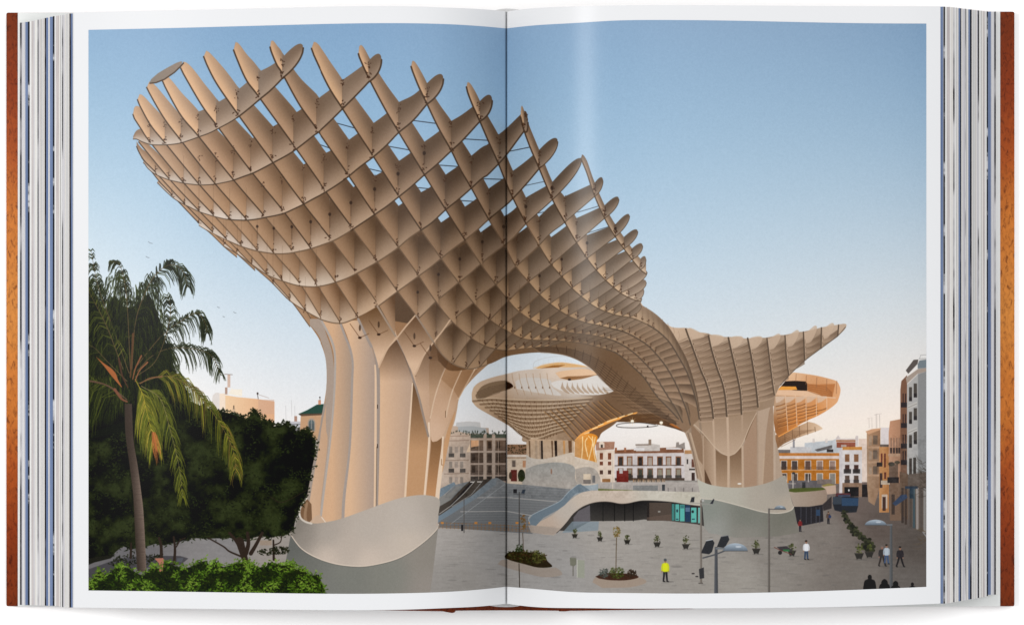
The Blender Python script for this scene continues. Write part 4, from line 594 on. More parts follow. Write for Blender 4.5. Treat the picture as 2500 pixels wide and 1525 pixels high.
FR = [[(1541, 776), (1566, 786), (1572, 788)], [(1674, 803), (1680, 820), (1685.7, 835), (1698.7, 871), (1711.7, 906.6), (1720.6, 926), (1728, 949), (1736, 979.7), (1741, 1020)],
      [(1729.5, 819), (1736, 850), (1750.6, 900), (1762, 931), (1770, 968), (1774, 1015)], [(1778, 824), (1787.7, 869), (1800.6, 924.5), (1807, 960), (1810, 1010)], [(1825, 825.5), (1834.7, 876), (1843, 928), (1847, 960), (1850, 992)],
      [(1872, 825.5), (1878.6, 879), (1885, 931), (1890, 963.5)], [(1916, 819), (1919, 866), (1925, 915)], [(1961, 810), (1964, 879)], [(2005, 799.5), (2004, 850)], [(2047, 793), (2045, 819)]]
def paint_rim():                                       # the upturned right-hand rim, board by board
    A12 = smooth([(1541, 775.5), (1572, 788), (1601, 804.5), (1627, 827), (1642, 846.6), (1661, 879), (1676, 906.6), (1687, 936), (1697, 970), (1702, 991), (1707, 1022)], 6)
    top = smooth([(1563, 735), (1575, 755), (1590, 763), (1603, 774), (1612, 782), (1626, 790), (1640, 798), (1655, 800), (1674, 800), (1690, 804), (1703, 810), (1725, 813), (1745, 819), (1770, 822), (1800, 822), (1822, 826), (1850, 823), (1868, 824), (1900, 818), (1916, 817), (1950, 810), (1961, 809), (1990, 803), (2005, 799), (2040, 793), (2062, 790), (2066, 795), (2060, 806), (2045, 819), (2004, 850), (1964, 880), (1926, 916), (1905, 940), (1893, 965), (1889, 990)], 4)
    body = np.vstack([top, [(1860, 1000), (1810, 1012), (1774, 1018), (1741, 1022), (1707, 1022)], A12[::-1]])
    rim = idw([(1590, 775, 222, 194, 168), (1640, 815, 206, 178, 152), (1700, 825, 198, 172, 148), (1800, 835, 190, 166, 144), (1950, 825, 184, 160, 138), (2040, 800, 196, 172, 150), (1700, 900, 150, 122, 98), (1800, 920, 148, 122, 98), (1900, 880, 150, 126, 104), (1980, 850, 140, 116, 94), (1750, 990, 150, 124, 100), (1680, 870, 150, 122, 96)])
    fill(body, rim)
    fins = [A12] + [smooth(f, 6) for f in FR[1:]]
    def at_s(c, y): return float(np.interp(y, c[:, 1], c[:, 0]))
    for k in range(len(fins) - 1):
        L, R = fins[k], fins[k + 1]; ya, yb = L[0, 1], L[-1, 1]
        n = max(int((yb - max(ya, R[0, 1] - 12)) / 15.5), 2); y = (max(ya, 800) if k else 812) + 26
        q = 0
        while y < yb + 8 and q < 18:
            st = 15.5 - q * .28; rise = (22 if k > 3 else 15) - q * (.9 if k < 4 else 1.1)
            xl = at_s(L, min(y, yb)); yr = y - rise; xr = at_s(R, np.clip(yr, R[0, 1], R[-1, 1]))
            if yr > R[-1, 1] + 10 or xr - xl < 4: break
            lower = smooth([(xl, y), ((xl + xr) / 2, y - rise * .35), (xr, yr)], 5); upper = lower - (0, st * .97)
            yy = min(y, 980)
            if q: fill(np.vstack([lower, upper[::-1]]), vgrad(y - rise / 2 - st, (116, 93, 74), y - rise / 2 + 1, (168, 142, 119)), .82)
            stroke(lower, 1.3, (192, 164, 138) if y > 930 else (104, 84, 66), .7)
            ell(xl + 3.5, y - 5, 1.1, 2.2, (70, 50, 36), .8, 8)
            y += st; q += 1
        xt = L[0, 0]
        if k:                                          # rounded board ends above the edge
            fill(smooth([(xt + 2, L[0, 1] + 2), (xt + 12, L[0, 1] - 3), (R[0, 0] - 16, R[0, 1] - 5), (R[0, 0] - 11, R[0, 1] + 3), (R[0, 0] - 24, L[0, 1] + 22), (xt + 6, L[0, 1] + 28)], 4), (202, 176, 152), .8)
    for k, c in enumerate(fins[1:]): stroke(c, 4.2 if k < 4 else 3.0, (90, 74, 60)); stroke(c + (3.2, 0), 1.6, (206, 180, 154), .55)
    stroke(smooth([(2064, 798), (2045, 819), (2004, 850), (1964, 880), (1926, 916), (1905, 940)], 5), 1.6, (84, 68, 54))
    for k in range(8):                                 # slender board edges along the neck
        x = 1528 + k * 12; y = 767 + k * 3.4 + max(0, k - 3) * 3; fill([(x, y + 10), (x + 9, y - 8), (x + 10, y + 14)], (238, 212, 182), .9); stroke([(x + 10, y - 14), (x + 10.5, y + 13)], 1, (150, 120, 96), .7)
    for k in range(7):
        x = 1570 + k * 13; y = 748 + k * 9.6; stroke(smooth([(x + 8, y + 2), (x + 10, y + 18), (x - 6, y + 44)]), 1.0, (164, 136, 112), .8)

def paint_arch():                                      # shaded vault of the arch, drawn before the boards
    p = smooth([(1070, 880), (1104, 905), (1188.7, 890), (1236, 870), (1284, 862), (1324.7, 860), (1355, 863), (1385, 869), (1413.6, 880.6), (1441, 898.4), (1462, 916), (1478.6, 935.8), (1500, 955), (1540, 975), (1590, 1000), (1640, 1030), (1672, 1056)], 5)
    fill(np.vstack([p, [(1707, 1022), (1690, 940), (1640, 850), (1560, 790), (1400, 760), (1200, 760), (1060, 800)]]), idw([(1240, 860, 120, 90, 64), (1330, 855, 116, 92, 70), (1420, 860, 114, 90, 68), (1480, 900, 110, 84, 62), (1540, 940, 118, 92, 70), (1600, 960, 124, 98, 74), (1650, 1020, 140, 112, 88), (1120, 880, 110, 78, 52)]))
    for j in range(7):
        s = j / 6
        c = smooth([(1300 + 20 * s, 846 + 12 * s), (1380, 850 + 14 * s), (1440 - 4 * s, 868 + 22 * s), (1490 - 16 * s, 900 + 30 * s), (1530 - 12 * s, 935 + 24 * s), (1590 - 20 * s, 985 + 8 * s), (1650, 1030 + 6 * s)], 6)
        stroke(c, 2.6, (78, 60, 46), .6); stroke(c + (0, 3), 1.2, (150, 120, 92), .5)
        for q in range(4, len(c) - 2, 2): stroke([c[q] + (3, -1), c[q] + (3, -6)], 1.1, (66, 48, 36), .7)
    for k in range(10):
        y = 946 + k * 8; stroke(smooth([(1470 + k * 12, y + k), (1540 + k * 9, y + 6), (1640 + k * 2, y + 14)]), 1.4, (144, 115, 88), .4); stroke(smooth([(1470 + k * 12, y + 4 + k), (1540 + k * 9, y + 10), (1640 + k * 2, y + 18)]), 2.2, (82, 63, 48), .35)
def frond(pts, n, L, cols, droop=.8, w=1.9, back=.35, rach=(104, 84, 58)):
    c = smooth(pts, 12); cols = np.array(cols, float)
    for k in range(int(n * 1.7)):
        s = .1 + .9 * RNG.random(); i = min(int(s * (len(c) - 1)), len(c) - 2)
        p = c[i] + (c[i + 1] - c[i]) * RNG.random(); d = c[i + 1] - c[i]; d /= np.hypot(*d) + 1e-6
        LL = L * (1.15 - .6 * s ** 2) * RNG.uniform(.65, 1.2)
        for sg in (-1, 1):
            nrm = np.array([-d[1], d[0]]) * sg
            e = d * (back + .35) * 1.3 + nrm * RNG.uniform(.6, 1.1); e /= np.hypot(*e)
            q = p + e * LL * .42 + (0, droop * LL * .06); r = q + e * LL * .26 + (0, droop * LL * .42); z = r + e * LL * .06 + (RNG.normal(0, 1.5), droop * LL * .3)
            stroke([p, q, r, z], w, cols[RNG.integers(len(cols))] * RNG.uniform(.75, 1.25), .95, .7)
    stroke(c, 2.2, rach, .85, .8)
def pot(x, y, s, leaf=(58, 62, 34)):
    fill([(x - 9 * s, y - 11 * s), (x + 9 * s, y - 11 * s), (x + 5 * s, y - 1 * s), (x - 5 * s, y - 1 * s)], (44, 42, 38)); rect(x - 9.5 * s, y - 12 * s, x + 9.5 * s, y - 10.3 * s, (62, 58, 52))
    for q in (-4, 4): rect(x + q * s - 1, y - 2 * s, x + q * s + 1, y + .8 * s, (34, 32, 30))
    stroke([(x, y - 11 * s), (x, y - 22 * s)], 1.2, (70, 56, 40))
    for _ in range(34):
        a, b = RNG.normal(0, 3.2 * s), RNG.normal(0, 4 * s); ell(x + a, y - 21 * s + b, 1.7 * s, 1.3 * s, np.array(leaf) * RNG.uniform(.6, 1.6), .9, 7)
    ell(x + 4 * s, y + 1 * s, 13 * s, 1.6 * s, (90, 86, 82), .4)
def lampost(x, y0, y1, w, c=(92, 88, 84)):
    fill([(x - w * .45, y0), (x + w * .45, y0), (x + w * .62, y1), (x - w * .62, y1)], hgrad(x - w, tuple(v + 22 for v in c), x + w, tuple(v - 26 for v in c)))
def dome(x0, x1, y, h, c=(140, 152, 164)):
    t = np.linspace(np.pi, 2 * np.pi, 16); cx, rx = (x0 + x1) / 2, (x1 - x0) / 2
    fill(np.c_[cx + rx * np.cos(t), y + h * np.sin(t)], vgrad(y - h, tuple(v + 34 for v in c), y, tuple(v - 44 for v in c))); stroke([(x0, y), (x1, y)], 1.6, (84, 84, 86)); ell(cx + rx * .25, y - h * .55, rx * .25, h * .13, (206, 212, 218), .7)
def flood(pts, hi):
    fill(pts, (40, 42, 46)); stroke([pts[0], pts[1]], 1.6, hi)
def paint_near():
    # hanging boards in front of the near leg
    fill([(968, 828), (947, 851), (935, 878), (926, 898), (928, 935), (1006, 935), (1003, 905), (988, 868)], (78, 52, 33), vfade(832, .85, 930, 0))
    fill([(1058, 836), (1036, 868), (1022, 900), (1013, 918), (1022, 962), (1061, 975), (1075, 926), (1096, 880), (1081, 867)], (84, 58, 38), vfade(838, .8, 955, 0))
    for pts, c0, c1 in (([(876, 774), (900, 760), (922, 748), (944, 784), (966, 822), (947.7, 849), (933.5, 877.4), (925, 895.7), (918, 870), (909, 842), (894, 812)], (108, 78, 52), (218, 184, 154)),
                        ([(970, 826), (990, 799), (1014, 771), (1036, 800), (1058, 834), (1035, 867), (1020.8, 900), (1012.6, 916), (1000, 895), (988, 866)], (104, 74, 50), (216, 182, 152))):
        fill(pts, vgrad(min(p[1] for p in pts) + 8, c0, max(p[1] for p in pts) - 30, c1))
    for pts in ([(1014, 770), (990, 798), (968, 826), (947.7, 849), (933.5, 877.4), (925, 895.7)], [(1099, 781), (1080, 808), (1058, 836), (1035, 867), (1020.8, 900), (1012.6, 916)]): stroke(smooth(pts), 3.6, (204, 172, 143))
    stroke(smooth([(1058, 835), (1081, 867), (1105.5, 887.4), (1132, 897.6), (1154, 899.6), (1188.7, 890)]), 2.6, (126, 104, 84)); stroke(smooth([(922, 748), (944, 784), (966, 820)]), 4.4, (158, 138, 120)); stroke(smooth([(1016, 770), (1036, 800), (1058, 834)]), 4, (150, 130, 112)); stroke(smooth([(875, 778.9), (894, 819.4), (907, 846)]), 6, (160, 146, 136))
    for x, y in ((925, 812), (879, 820), (1012, 840), (1051, 869)): stroke([(x - 24, y - 30), (x, y + 4), (x + 22, y - 6)], 1.7, (104, 72, 48), .8); ell(x, y - 20, 2.6, 8, (66, 48, 36), .8); ell(x, y + 4, 4.5, 3, (60, 42, 32))
    # collar of the near leg
    rim = smooth([(712, 1292), (709, 1300), (714.4, 1312), (735.5, 1338), (768, 1358), (807, 1372), (844, 1379), (885, 1381), (925.4, 1375), (966, 1364), (998.4, 1348), (1031, 1325), (1055, 1304), (1069, 1288), (1070.7, 1279)], 5)
    fill(np.vstack([rim, [(1066, 1320), (1058, 1390), (1050, 1450), (686, 1450), (697, 1370)]]), idw([(710, 1330, 100, 101, 97), (740, 1400, 112, 112, 106), (850, 1400, 124, 124, 117), (950, 1400, 130, 129, 121), (1040, 1360, 142, 135, 126), (1050, 1430, 148, 140, 132), (800, 1440, 122, 122, 116)]))
    fill(smooth([(749, 1216), (738, 1226), (731, 1246), (734, 1262), (744, 1273), (760, 1277), (760, 1230)], 4), (120, 90, 66)); ribs([((150, 120, 94), [(746, 752, 1225), (741, 748, 1255), (742, 750, 1275)])]); fill([(754, 1275), (770, 1258), (780, 1256), (790, 1262), (798, 1276)], (196, 168, 144)); stroke([(786, 1262), (796, 1275)], 2.4, (228, 208, 188))
    top = smooth([(733, 1261.7), (743.6, 1270), (758, 1275.5), (781, 1276), (816.6, 1269.8), (844, 1261.7), (885, 1247), (923.8, 1232.5), (966, 1217.9), (998.4, 1210.6), (1027.7, 1207.3), (1055, 1209.7), (1070, 1216), (1074.4, 1226), (1071.5, 1248.7), (1066.6, 1281)], 5)
    fill(np.vstack([top, rim[::-1][4:], [(718, 1294), (727, 1262)]]), idw([(725, 1290, 120, 114, 106), (740, 1300, 150, 141, 132), (800, 1300, 170, 160, 150), (900, 1290, 184, 173, 162), (1000, 1260, 188, 177, 166), (1060, 1240, 176, 166, 155), (800, 1362, 202, 186, 172), (900, 1372, 204, 188, 174), (1000, 1330, 198, 184, 170), (850, 1340, 186, 173, 161)]))
    stroke(rim, 2.6, (214, 198, 182)); stroke(smooth([(748, 1216), (738, 1227), (731, 1246), (733, 1262), (744, 1272), (760, 1277)]), 4.6, (206, 196, 184)); stroke(rim + (0, 2.4), 1.2, (86, 84, 80), .7)
    fill([(708, 1257), (722, 1249), (725, 1254), (711, 1261)], (228, 228, 228)); stroke([(720, 1255), (731, 1259)], 2, (210, 210, 210))
    # collar of the far right leg
    t2 = smooth([(1702, 1167), (1712, 1174), (1737, 1183), (1777, 1188.7), (1818, 1188.7), (1858.6, 1182), (1891, 1171), (1915, 1159.5), (1920, 1172.5), (1927, 1200), (1933, 1224), (1937.5, 1236)], 4)
    r2 = smooth([(1937.5, 1236), (1931.6, 1244), (1915, 1250), (1891, 1252), (1858.6, 1248), (1818, 1237), (1777, 1226), (1745, 1218.7), (1720.6, 1217), (1711, 1214.7)], 4)
    fill(np.vstack([r2, [(1715, 1240), (1719, 1286), (1730, 1300), (1800, 1312), (1900, 1308), (1950, 1300), (1946, 1283)]]), idw([(1725, 1250, 134, 138, 130), (1740, 1290, 150, 150, 144), (1820, 1260, 120, 121, 112), (1920, 1270, 112, 111, 101), (1930, 1300, 126, 121, 112), (1820, 1305, 138, 134, 126)]))
    fill(np.vstack([t2, r2, [(1704, 1180.6)]]), idw([(1715, 1190, 186, 183, 170), (1780, 1205, 180, 175, 162), (1860, 1215, 172, 163, 150), (1910, 1190, 160, 153, 142), (1925, 1230, 178, 165, 150)])); stroke(r2, 2.2, (204, 194, 180))
    # green roof block on the right
    fill([(1925, 1196), (2010, 1190), (2016, 1194), (2019, 1206), (2018, 1222), (2006, 1231), (1975, 1236), (1938, 1236)], hgrad(1930, (168, 152, 138), 2018, (150, 130, 114))); fill(smooth([(1926, 1199), (1930, 1192), (1970, 1190), (2012, 1190), (2014, 1194), (1985, 1198), (1940, 1201)], 3), (76, 84, 34)); fill([(2004, 1186), (2040, 1183), (2041, 1204), (2019, 1206), (2016, 1194)], (190, 164, 146)); fill([(2006, 1184), (2022, 1179), (2040, 1183), (2010, 1187)], (140, 126, 70))
    fill([(1938, 1236), (1975, 1236), (2008, 1231), (2010, 1272), (1960, 1282), (1946, 1278)], (36, 34, 38)); fill([(2008, 1231), (2030, 1210), (2030, 1240), (2010, 1246)], (52, 46, 46))
    for x in (1955, 1968, 1980, 1992, 2001): stroke([(x, 1238), (x, 1276)], 1.5, (70, 70, 78))
    rect(1992, 1243, 2002, 1258, (46, 66, 92))
    # clipped hedge of pots along the street
    for k in range(150):
        s = k / 150; x = np.interp(s, [0, .2, .5, .8, 1], [2060, 2064, 2085, 2112, 2124]); y = np.interp(s, [0, .2, .5, .8, 1], [1246, 1262, 1295, 1320, 1345]); r = 2.5 + 3.4 * s
        ell(x + RNG.normal(0, 3 + 4 * s), y + RNG.normal(0, 3), r, r * .85, np.array((42, 44, 28)) * RNG.uniform(.5, 1.5), .95, 8)
    for x, y, s in ((2122, 1360, 1.25), (2097, 1364, 1.25)): pot(x, y, s, (62, 66, 32))
    for x, y, s in ((1403, 1312, .8), (1464.5, 1320, .82), (1531, 1327, .85), (1604, 1334, .95), (1674, 1339, 1.0), (1846, 1351, 1.1), (1933, 1356, 1.1)): pot(x, y, s)
    # wheelbarrow
    fill([(1896, 1334), (1920, 1332), (1936, 1343), (1908, 1345)], (58, 54, 56)); rect(1911, 1340, 1927, 1345, (46, 104, 62)); ell(1904, 1348, 5, 5, (34, 32, 32)); stroke([(1890, 1335), (1905, 1342), (1932, 1352)], 1.6, (104, 56, 44))
    # planting beds
    fill(smooth([(1215, 1376), (1236, 1365), (1330, 1384), (1358, 1385), (1372, 1402), (1330, 1408), (1290, 1400), (1240, 1386)], 4), (150, 136, 124), .75)
    fill(smooth([(1232, 1357), (1240, 1348), (1262, 1345), (1300, 1348), (1330, 1358), (1336, 1368), (1348, 1380), (1340, 1384), (1312, 1384), (1284, 1377), (1250, 1368), (1234, 1362)], 4), (42, 34, 22))
    leaves(inside([(1236, 1360), (1240, 1346), (1290, 1342), (1332, 1352), (1336, 1370), (1300, 1378), (1240, 1364)], 260), [(46, 50, 26), (70, 70, 34), (30, 34, 18), (58, 40, 26)], (3, 6))
    leaves(inside([(1300, 1345), (1310, 1340), (1326, 1350), (1334, 1366), (1310, 1376), (1298, 1362)], 90), [(84, 82, 44), (66, 68, 30)], (3, 6)); leaves(inside([(1262, 1330), (1275, 1326), (1278, 1346), (1258, 1346)], 60), [(48, 60, 32), (36, 46, 26)], (3, 5))
    stroke([(1267, 1375), (1268, 1410), (1268.5, 1436)], 2, (52, 44, 36)); stroke([(1278, 1346), (1276, 1300)], 1.5, (70, 54, 40)); leaves(inside([(1270, 1256), (1280, 1253), (1284, 1290), (1272, 1292)], 60), [(150, 94, 44), (118, 84, 40), (90, 70, 36)], (2.5, 5))
    fill(smooth([(1446, 1420), (1462, 1407), (1555, 1408), (1578, 1420), (1540, 1432), (1470, 1434)], 4), (158, 142, 128)); fill(smooth([(1453, 1406), (1480, 1398), (1540, 1400), (1559, 1408), (1530, 1415), (1490, 1415), (1462, 1411)], 4), (64, 42, 32))
    leaves(inside([(1460, 1402), (1466, 1388), (1482, 1388), (1487, 1404), (1475, 1410)], 110), [(92, 98, 92), (70, 76, 70), (52, 56, 50)], (2.5, 5)); leaves(inside([(1487, 1402), (1490, 1386), (1522, 1384), (1522, 1408), (1500, 1412)], 150), [(78, 88, 40), (60, 68, 30), (44, 50, 26)], (3, 5)); leaves(inside([(1528, 1402), (1536, 1390), (1550, 1390), (1554, 1404), (1540, 1409)], 100), [(44, 36, 28), (58, 44, 34)], (3, 5))
    stroke([(1503.5, 1396), (1504, 1350), (1505, 1312)], 1.8, (84, 68, 48)); leaves(inside([(1496, 1290), (1506, 1284), (1515, 1292), (1512, 1310), (1500, 1310)], 80), [(110, 100, 50), (84, 80, 40), (140, 104, 60)], (2.5, 5))
    # street lamps, notices, litter bins
    lampost(1133, 1215, 1300, 1.8); rect(1126, 1280, 1131, 1295, (40, 40, 42)); lampost(1267.5, 1200, 1330, 2.2, (70, 68, 66)); rect(1253, 1193, 1262, 1203, (44, 44, 46)); fill([(1272, 1203), (1276, 1194), (1283, 1194), (1280, 1204)], (52, 60, 70)); stroke([(1254, 1205), (1282, 1205)], 1.5, (70, 70, 72))
    lampost(1711, 1220, 1423, 4.6, (120, 112, 104)); fill([(1684.5, 1225), (1688, 1213), (1695.5, 1212), (1694.5, 1225)], (40, 42, 46)); fill([(1733, 1229), (1741, 1217), (1744, 1218), (1740, 1229)], (44, 46, 52)); stroke([(1684, 1227), (1712, 1228)], 1.8, (150, 146, 140)); stroke([(1712, 1229), (1736, 1231)], 1.8, (150, 146, 140)); ell(1716, 1221, 3, 3, (180, 178, 174)); fill([(1706, 1388), (1718, 1384), (1719, 1410), (1708, 1412)], (48, 48, 50)); rect(1705, 1421, 1716, 1424, (96, 90, 84))
    lampost(1748, 1334, 1450, 7.6, (78, 80, 84)); stroke([(1716, 1361), (1748, 1352), (1768, 1344)], 3.4, (76, 78, 82)); flood([(1724, 1319), (1739, 1316), (1744, 1324), (1738, 1346), (1731, 1352), (1711.5, 1349), (1713, 1344)], (200, 204, 208)); flood([(1760, 1309), (1777, 1306), (1780.5, 1316), (1772, 1331), (1766, 1336), (1750, 1334), (1753, 1326)], (120, 122, 126)); dome(1765, 1825, 1344, 19); stroke([(1748, 1338), (1768, 1338)], 4, (110, 114, 118))
    lampost(1877, 1240, 1450, 4.8, (104, 98, 92)); stroke([(1877, 1242), (1918, 1242.5)], 2.2, (96, 92, 90)); dome(1890, 1918, 1242, 9, (130, 140, 150))
    lampost(2175, 1278, 1450, 6.4, (86, 88, 90)); stroke([(2150, 1280.5), (2177, 1280)], 3.6, (110, 114, 118)); dome(2111, 2164, 1281, 13.5)
    fill([(1391, 1360), (1407, 1361), (1407, 1377), (1401, 1381), (1392, 1379)], (116, 116, 102)); stroke([(1399, 1380), (1399, 1404)], 2.6, (110, 106, 98)); fill([(1409, 1365), (1427, 1367), (1427, 1410), (1409, 1408)], (150, 152, 138)); stroke([(1409, 1366), (1409, 1408)], 1.4, (196, 194, 184))
    # people
    def man(x, y, h, top, legs, skin=(150, 110, 88), stride=0., hair=(38, 32, 28), arms=True, lean=0.):
        ell(x + h * .12, y + 1, h * .26, h * .035, (84, 80, 76), .5); k = h / 55; sh = y - h * .80; hip = y - h * .47; cx = x + lean
        for sg in (-1, 1):
            fx = x + sg * (3.2 * k + stride * k); stroke([(x + sg * 2.4 * k, hip), (x + sg * (2.7 * k + stride * .45 * k), y - h * .24), (fx, y - 1.5 * k)], 5.2 * k, legs, 1, 4 * k); stroke([(fx, y), (fx + 3 * k * (1 if stride >= 0 else -1), y + .4)], 2.4 * k, (30, 28, 28))
        fill(smooth([(cx - 6.6 * k, sh + 3 * k), (cx - 3 * k, sh - .5 * k), (cx + 3 * k, sh - .5 * k), (cx + 6.6 * k, sh + 3 * k), (x + 6.2 * k, hip - 6 * k), (x + 5.6 * k, hip + 2 * k), (x - 5.6 * k, hip + 2 * k), (x - 6.2 * k, hip - 6 * k)], 4), top)
        if arms:
            for sg in (-1, 1): stroke([(cx + sg * 6.2 * k, sh + 3 * k), (x + sg * 8.2 * k, sh + 10 * k), (x + sg * 8 * k, hip + 1 * k)], 3.6 * k, np.array(top) * .92, 1, 2.6 * k); ell(x + sg * 8 * k, hip + 2.4 * k, 1.5 * k, 1.8 * k, skin)
        stroke([(cx, sh - 1 * k), (cx, sh - 4 * k)], 3 * k, skin); ell(cx, sh - 6 * k, 3.3 * k, 4.1 * k, skin); ell(cx - .3 * k, sh - 8 * k, 3.5 * k, 2.7 * k, hair)
    man(1624, 1418, 56, (214, 220, 30), (34, 34, 36), hair=(74, 80, 84), stride=1.2); ell(1624, 1366, 3.4, 3.4, (76, 82, 86)); stroke([(1620, 1395), (1633, 1394)], 1.4, (160, 170, 40), .8)
    man(1968, 1364, 47, (226, 228, 232), (46, 66, 92), stride=1.0); man(1953, 1296, 31, (120, 32, 32), (34, 32, 40)); man(2022, 1277, 30, (86, 66, 56), (30, 30, 34)); fill([(2023, 1255), (2029, 1258), (2028, 1264), (2022, 1263)], (40, 56, 92))
    man(2153, 1380, 50, (54, 50, 50), (50, 44, 42), stride=5.5, skin=(146, 104, 88), hair=(110, 100, 96)); man(2164, 1375, 48, (176, 186, 196), (60, 80, 112), stride=2); man(2197, 1382, 50, (40, 36, 40), (30, 28, 30), stride=6.5, hair=(30, 26, 26)); lampost(2175, 1300, 1450, 6.4, (86, 88, 90))
    for x, y, w_, h_ in ((2123, 1404, 14, 40), (2159, 1414, 13, 26), (2186, 1419, 12, 22), (2227, 1421, 10, 16)):
        ell(x, y + 4, w_ * .36, w_ * .45, (20, 17, 17)); fill(smooth([(x - w_ * .3, y + 8), (x - w_, y + 17), (x - w_ * 1.05, y + 60), (x + w_ * 1.05, y + 60), (x + w_, y + 17), (x + w_ * .3, y + 8)], 4), (20, 18, 19))
    ell(2159, 1422, 8, 9, (18, 16, 16)); ell(2186, 1425, 6.5, 8, (18, 16, 16))
    for x, y in ((1692, 1399), (1701, 1406)): ell(x, y, 4, 1.6, (50, 46, 46))
    rr = np.random.default_rng(11)
    for _ in range(70):                                 # bare twigs at the right margin
        x, y = rr.choice([2262, 2258, 2250]), rr.uniform(1120, 1340)
        if 1210 < y < 1285: continue
        a = rr.uniform(np.pi * .8, np.pi * 1.25); L = rr.uniform(8, 34); stroke([(x, y), (x + L * .5 * np.cos(a), y + L * .5 * np.sin(a)), (x + L * np.cos(a + .3), y + L * np.sin(a + .3))], 1.3, (88, 72, 50) if y > 1280 else (58, 52, 44), .7, .6)
    # trees on the left
    mass = [(206, 1000), (240, 960), (300, 1000), (380, 965), (440, 968), (490, 990), (520, 1000), (540, 1004), (552, 1006), (575, 1012), (588, 1016), (602, 1026), (612, 1008), (622, 1002), (632, 1010), (638, 1030), (646, 1020), (652, 1032), (662, 1026), (668, 1040), (690, 1036), (700, 1030), (706, 1042), (716, 1040), (724, 1055), (735, 1052), (748, 1048), (758, 1058), (770, 1075), (768, 1110), (762, 1140), (750, 1205), (738, 1225), (728, 1246), (722, 1262), (716, 1290), (706, 1300), (690, 1306), (655, 1312), (640, 1306), (600, 1316), (560, 1312), (500, 1314), (470, 1312), (440, 1320), (400, 1330), (380, 1326), (355, 1334), (320, 1340), (300, 1332), (270, 1356), (206, 1378)]
    cl = vnoise(PH, PW, 46, 41) * .55 + vnoise(PH, PW, 18, 42) * .3 + vnoise(PH, PW, 7, 43) * .15
    def crown(X, Y):
        n_ = np.clip((cl[np.clip((Y - OY).astype(int), 0, PH - 1), np.clip((X - OX).astype(int), 0, PW - 1)] - .32) / .42, 0, 1)[..., None]
        return np.array((13, 14, 9), np.float32) + n_ ** 1.3 * np.array((34, 40, 20), np.float32)
    fill(mass, crown)
    pts = inside(mass, 7200); nz = vnoise(PH, PW, 34, 21) * .6 + vnoise(PH, PW, 14, 22) * .4
    keep = nz[np.clip((pts[:, 1] - OY).astype(int), 0, PH - 1), np.clip((pts[:, 0] - OX).astype(int), 0, PW - 1)]
    leaves(pts[keep > .5], [(30, 36, 20), (38, 45, 24), (26, 32, 18), (42, 48, 26)], (3, 6), .7); leaves(pts[keep <= .42][:1500], [(11, 12, 9), (20, 23, 14)], (3, 6), .6); leaves(pts[keep > .62], [(44, 53, 27), (50, 58, 31), (40, 48, 28)], (2.5, 5), .7)
    for _ in range(700):                                # feathered edges
        i = RNG.integers(5, len(mass) - 2); a, b = np.array(mass[i]), np.array(mass[i + 1]); p = a + (b - a) * RNG.random(); leaves([p + RNG.normal(0, 3.5, 2)], [(24, 28, 16), (36, 42, 23)], (4, 9))
    # trunks below the crowns, shaded ground, planter
    fill([(206, 1392), (290, 1362), (340, 1356), (440, 1356), (460, 1362), (440, 1378), (300, 1390), (206, 1420)], (64, 62, 66), .85); fill([(206, 1366), (235, 1358), (282, 1352), (270, 1362), (230, 1372), (206, 1382)], (30, 30, 24)); leaves(inside([(262, 1378), (290, 1356), (400, 1352), (380, 1372), (300, 1386)], 160), [(22, 24, 14), (34, 38, 20)], (4, 8))
    for p, w_ in (([(585, 1320), (592, 1345), (600, 1372)], 20), ([(586, 1335), (575, 1318), (560, 1300)], 9), ([(600, 1350), (606, 1326), (604, 1300)], 11), ([(612, 1350), (624, 1330), (640, 1300)], 10), ([(590, 1358), (560, 1345), (545, 1333), (508, 1312)], 4.5), ([(425, 1375), (427, 1340), (424, 1310)], 7), ([(430, 1334), (440, 1318), (452, 1312)], 3.5), ([(394, 1362), (393, 1330), (388, 1312)], 8), ([(319, 1360), (320, 1325)], 6), ([(668, 1365), (667, 1318)], 6), ([(668, 1330), (684, 1322), (687, 1306)], 3), ([(660, 1212), (690, 1225), (748, 1196)], 1.6)): stroke(smooth(p), w_, (48, 38, 32), 1, w_ * .7)
    leaves(inside([(625, 1346), (660, 1336), (704, 1332), (704, 1350), (640, 1356)], 120), [(34, 36, 20), (24, 26, 16)], (4, 8)); rect(634, 1318, 663, 1330, (150, 128, 108), .6); fill([(432, 1362), (448, 1360), (444, 1371), (432, 1371)], (84, 86, 92))
    # palm
    heart = [(206, 716), (224, 700), (238, 740), (258, 756), (280, 720), (300, 746), (318, 752), (345, 736), (362, 716), (378, 742), (384, 766), (394, 790), (402, 830), (416, 856), (424, 900), (440, 930), (462, 960), (470, 1010), (206, 1075)]
    fill(heart, (21, 24, 13)); fill([(206, 930), (250, 930), (330, 970), (420, 960), (480, 990), (440, 1040), (300, 1030), (206, 1060)], crown)
    q = inside([(206, 640), (240, 690), (290, 650), (320, 700), (385, 660), (400, 790), (430, 880), (465, 960), (440, 1010), (330, 985), (250, 1015), (206, 1040)], 2600)
    for x, y in q:
        L = RNG.uniform(14, 40); dx = np.clip((x - 322) / 120, -1, 1) * .35 + RNG.normal(0, .14); k_ = RNG.integers(5)
        stroke([(x, y), (x + dx * L * .6, y + L * .4), (x + dx * L * .8, y + L)], 1.9, np.array([(18, 21, 11), (27, 32, 15), (34, 41, 18), (44, 52, 22), (58, 66, 28)][k_]) * RNG.uniform(.75, 1.15), .9, .7)
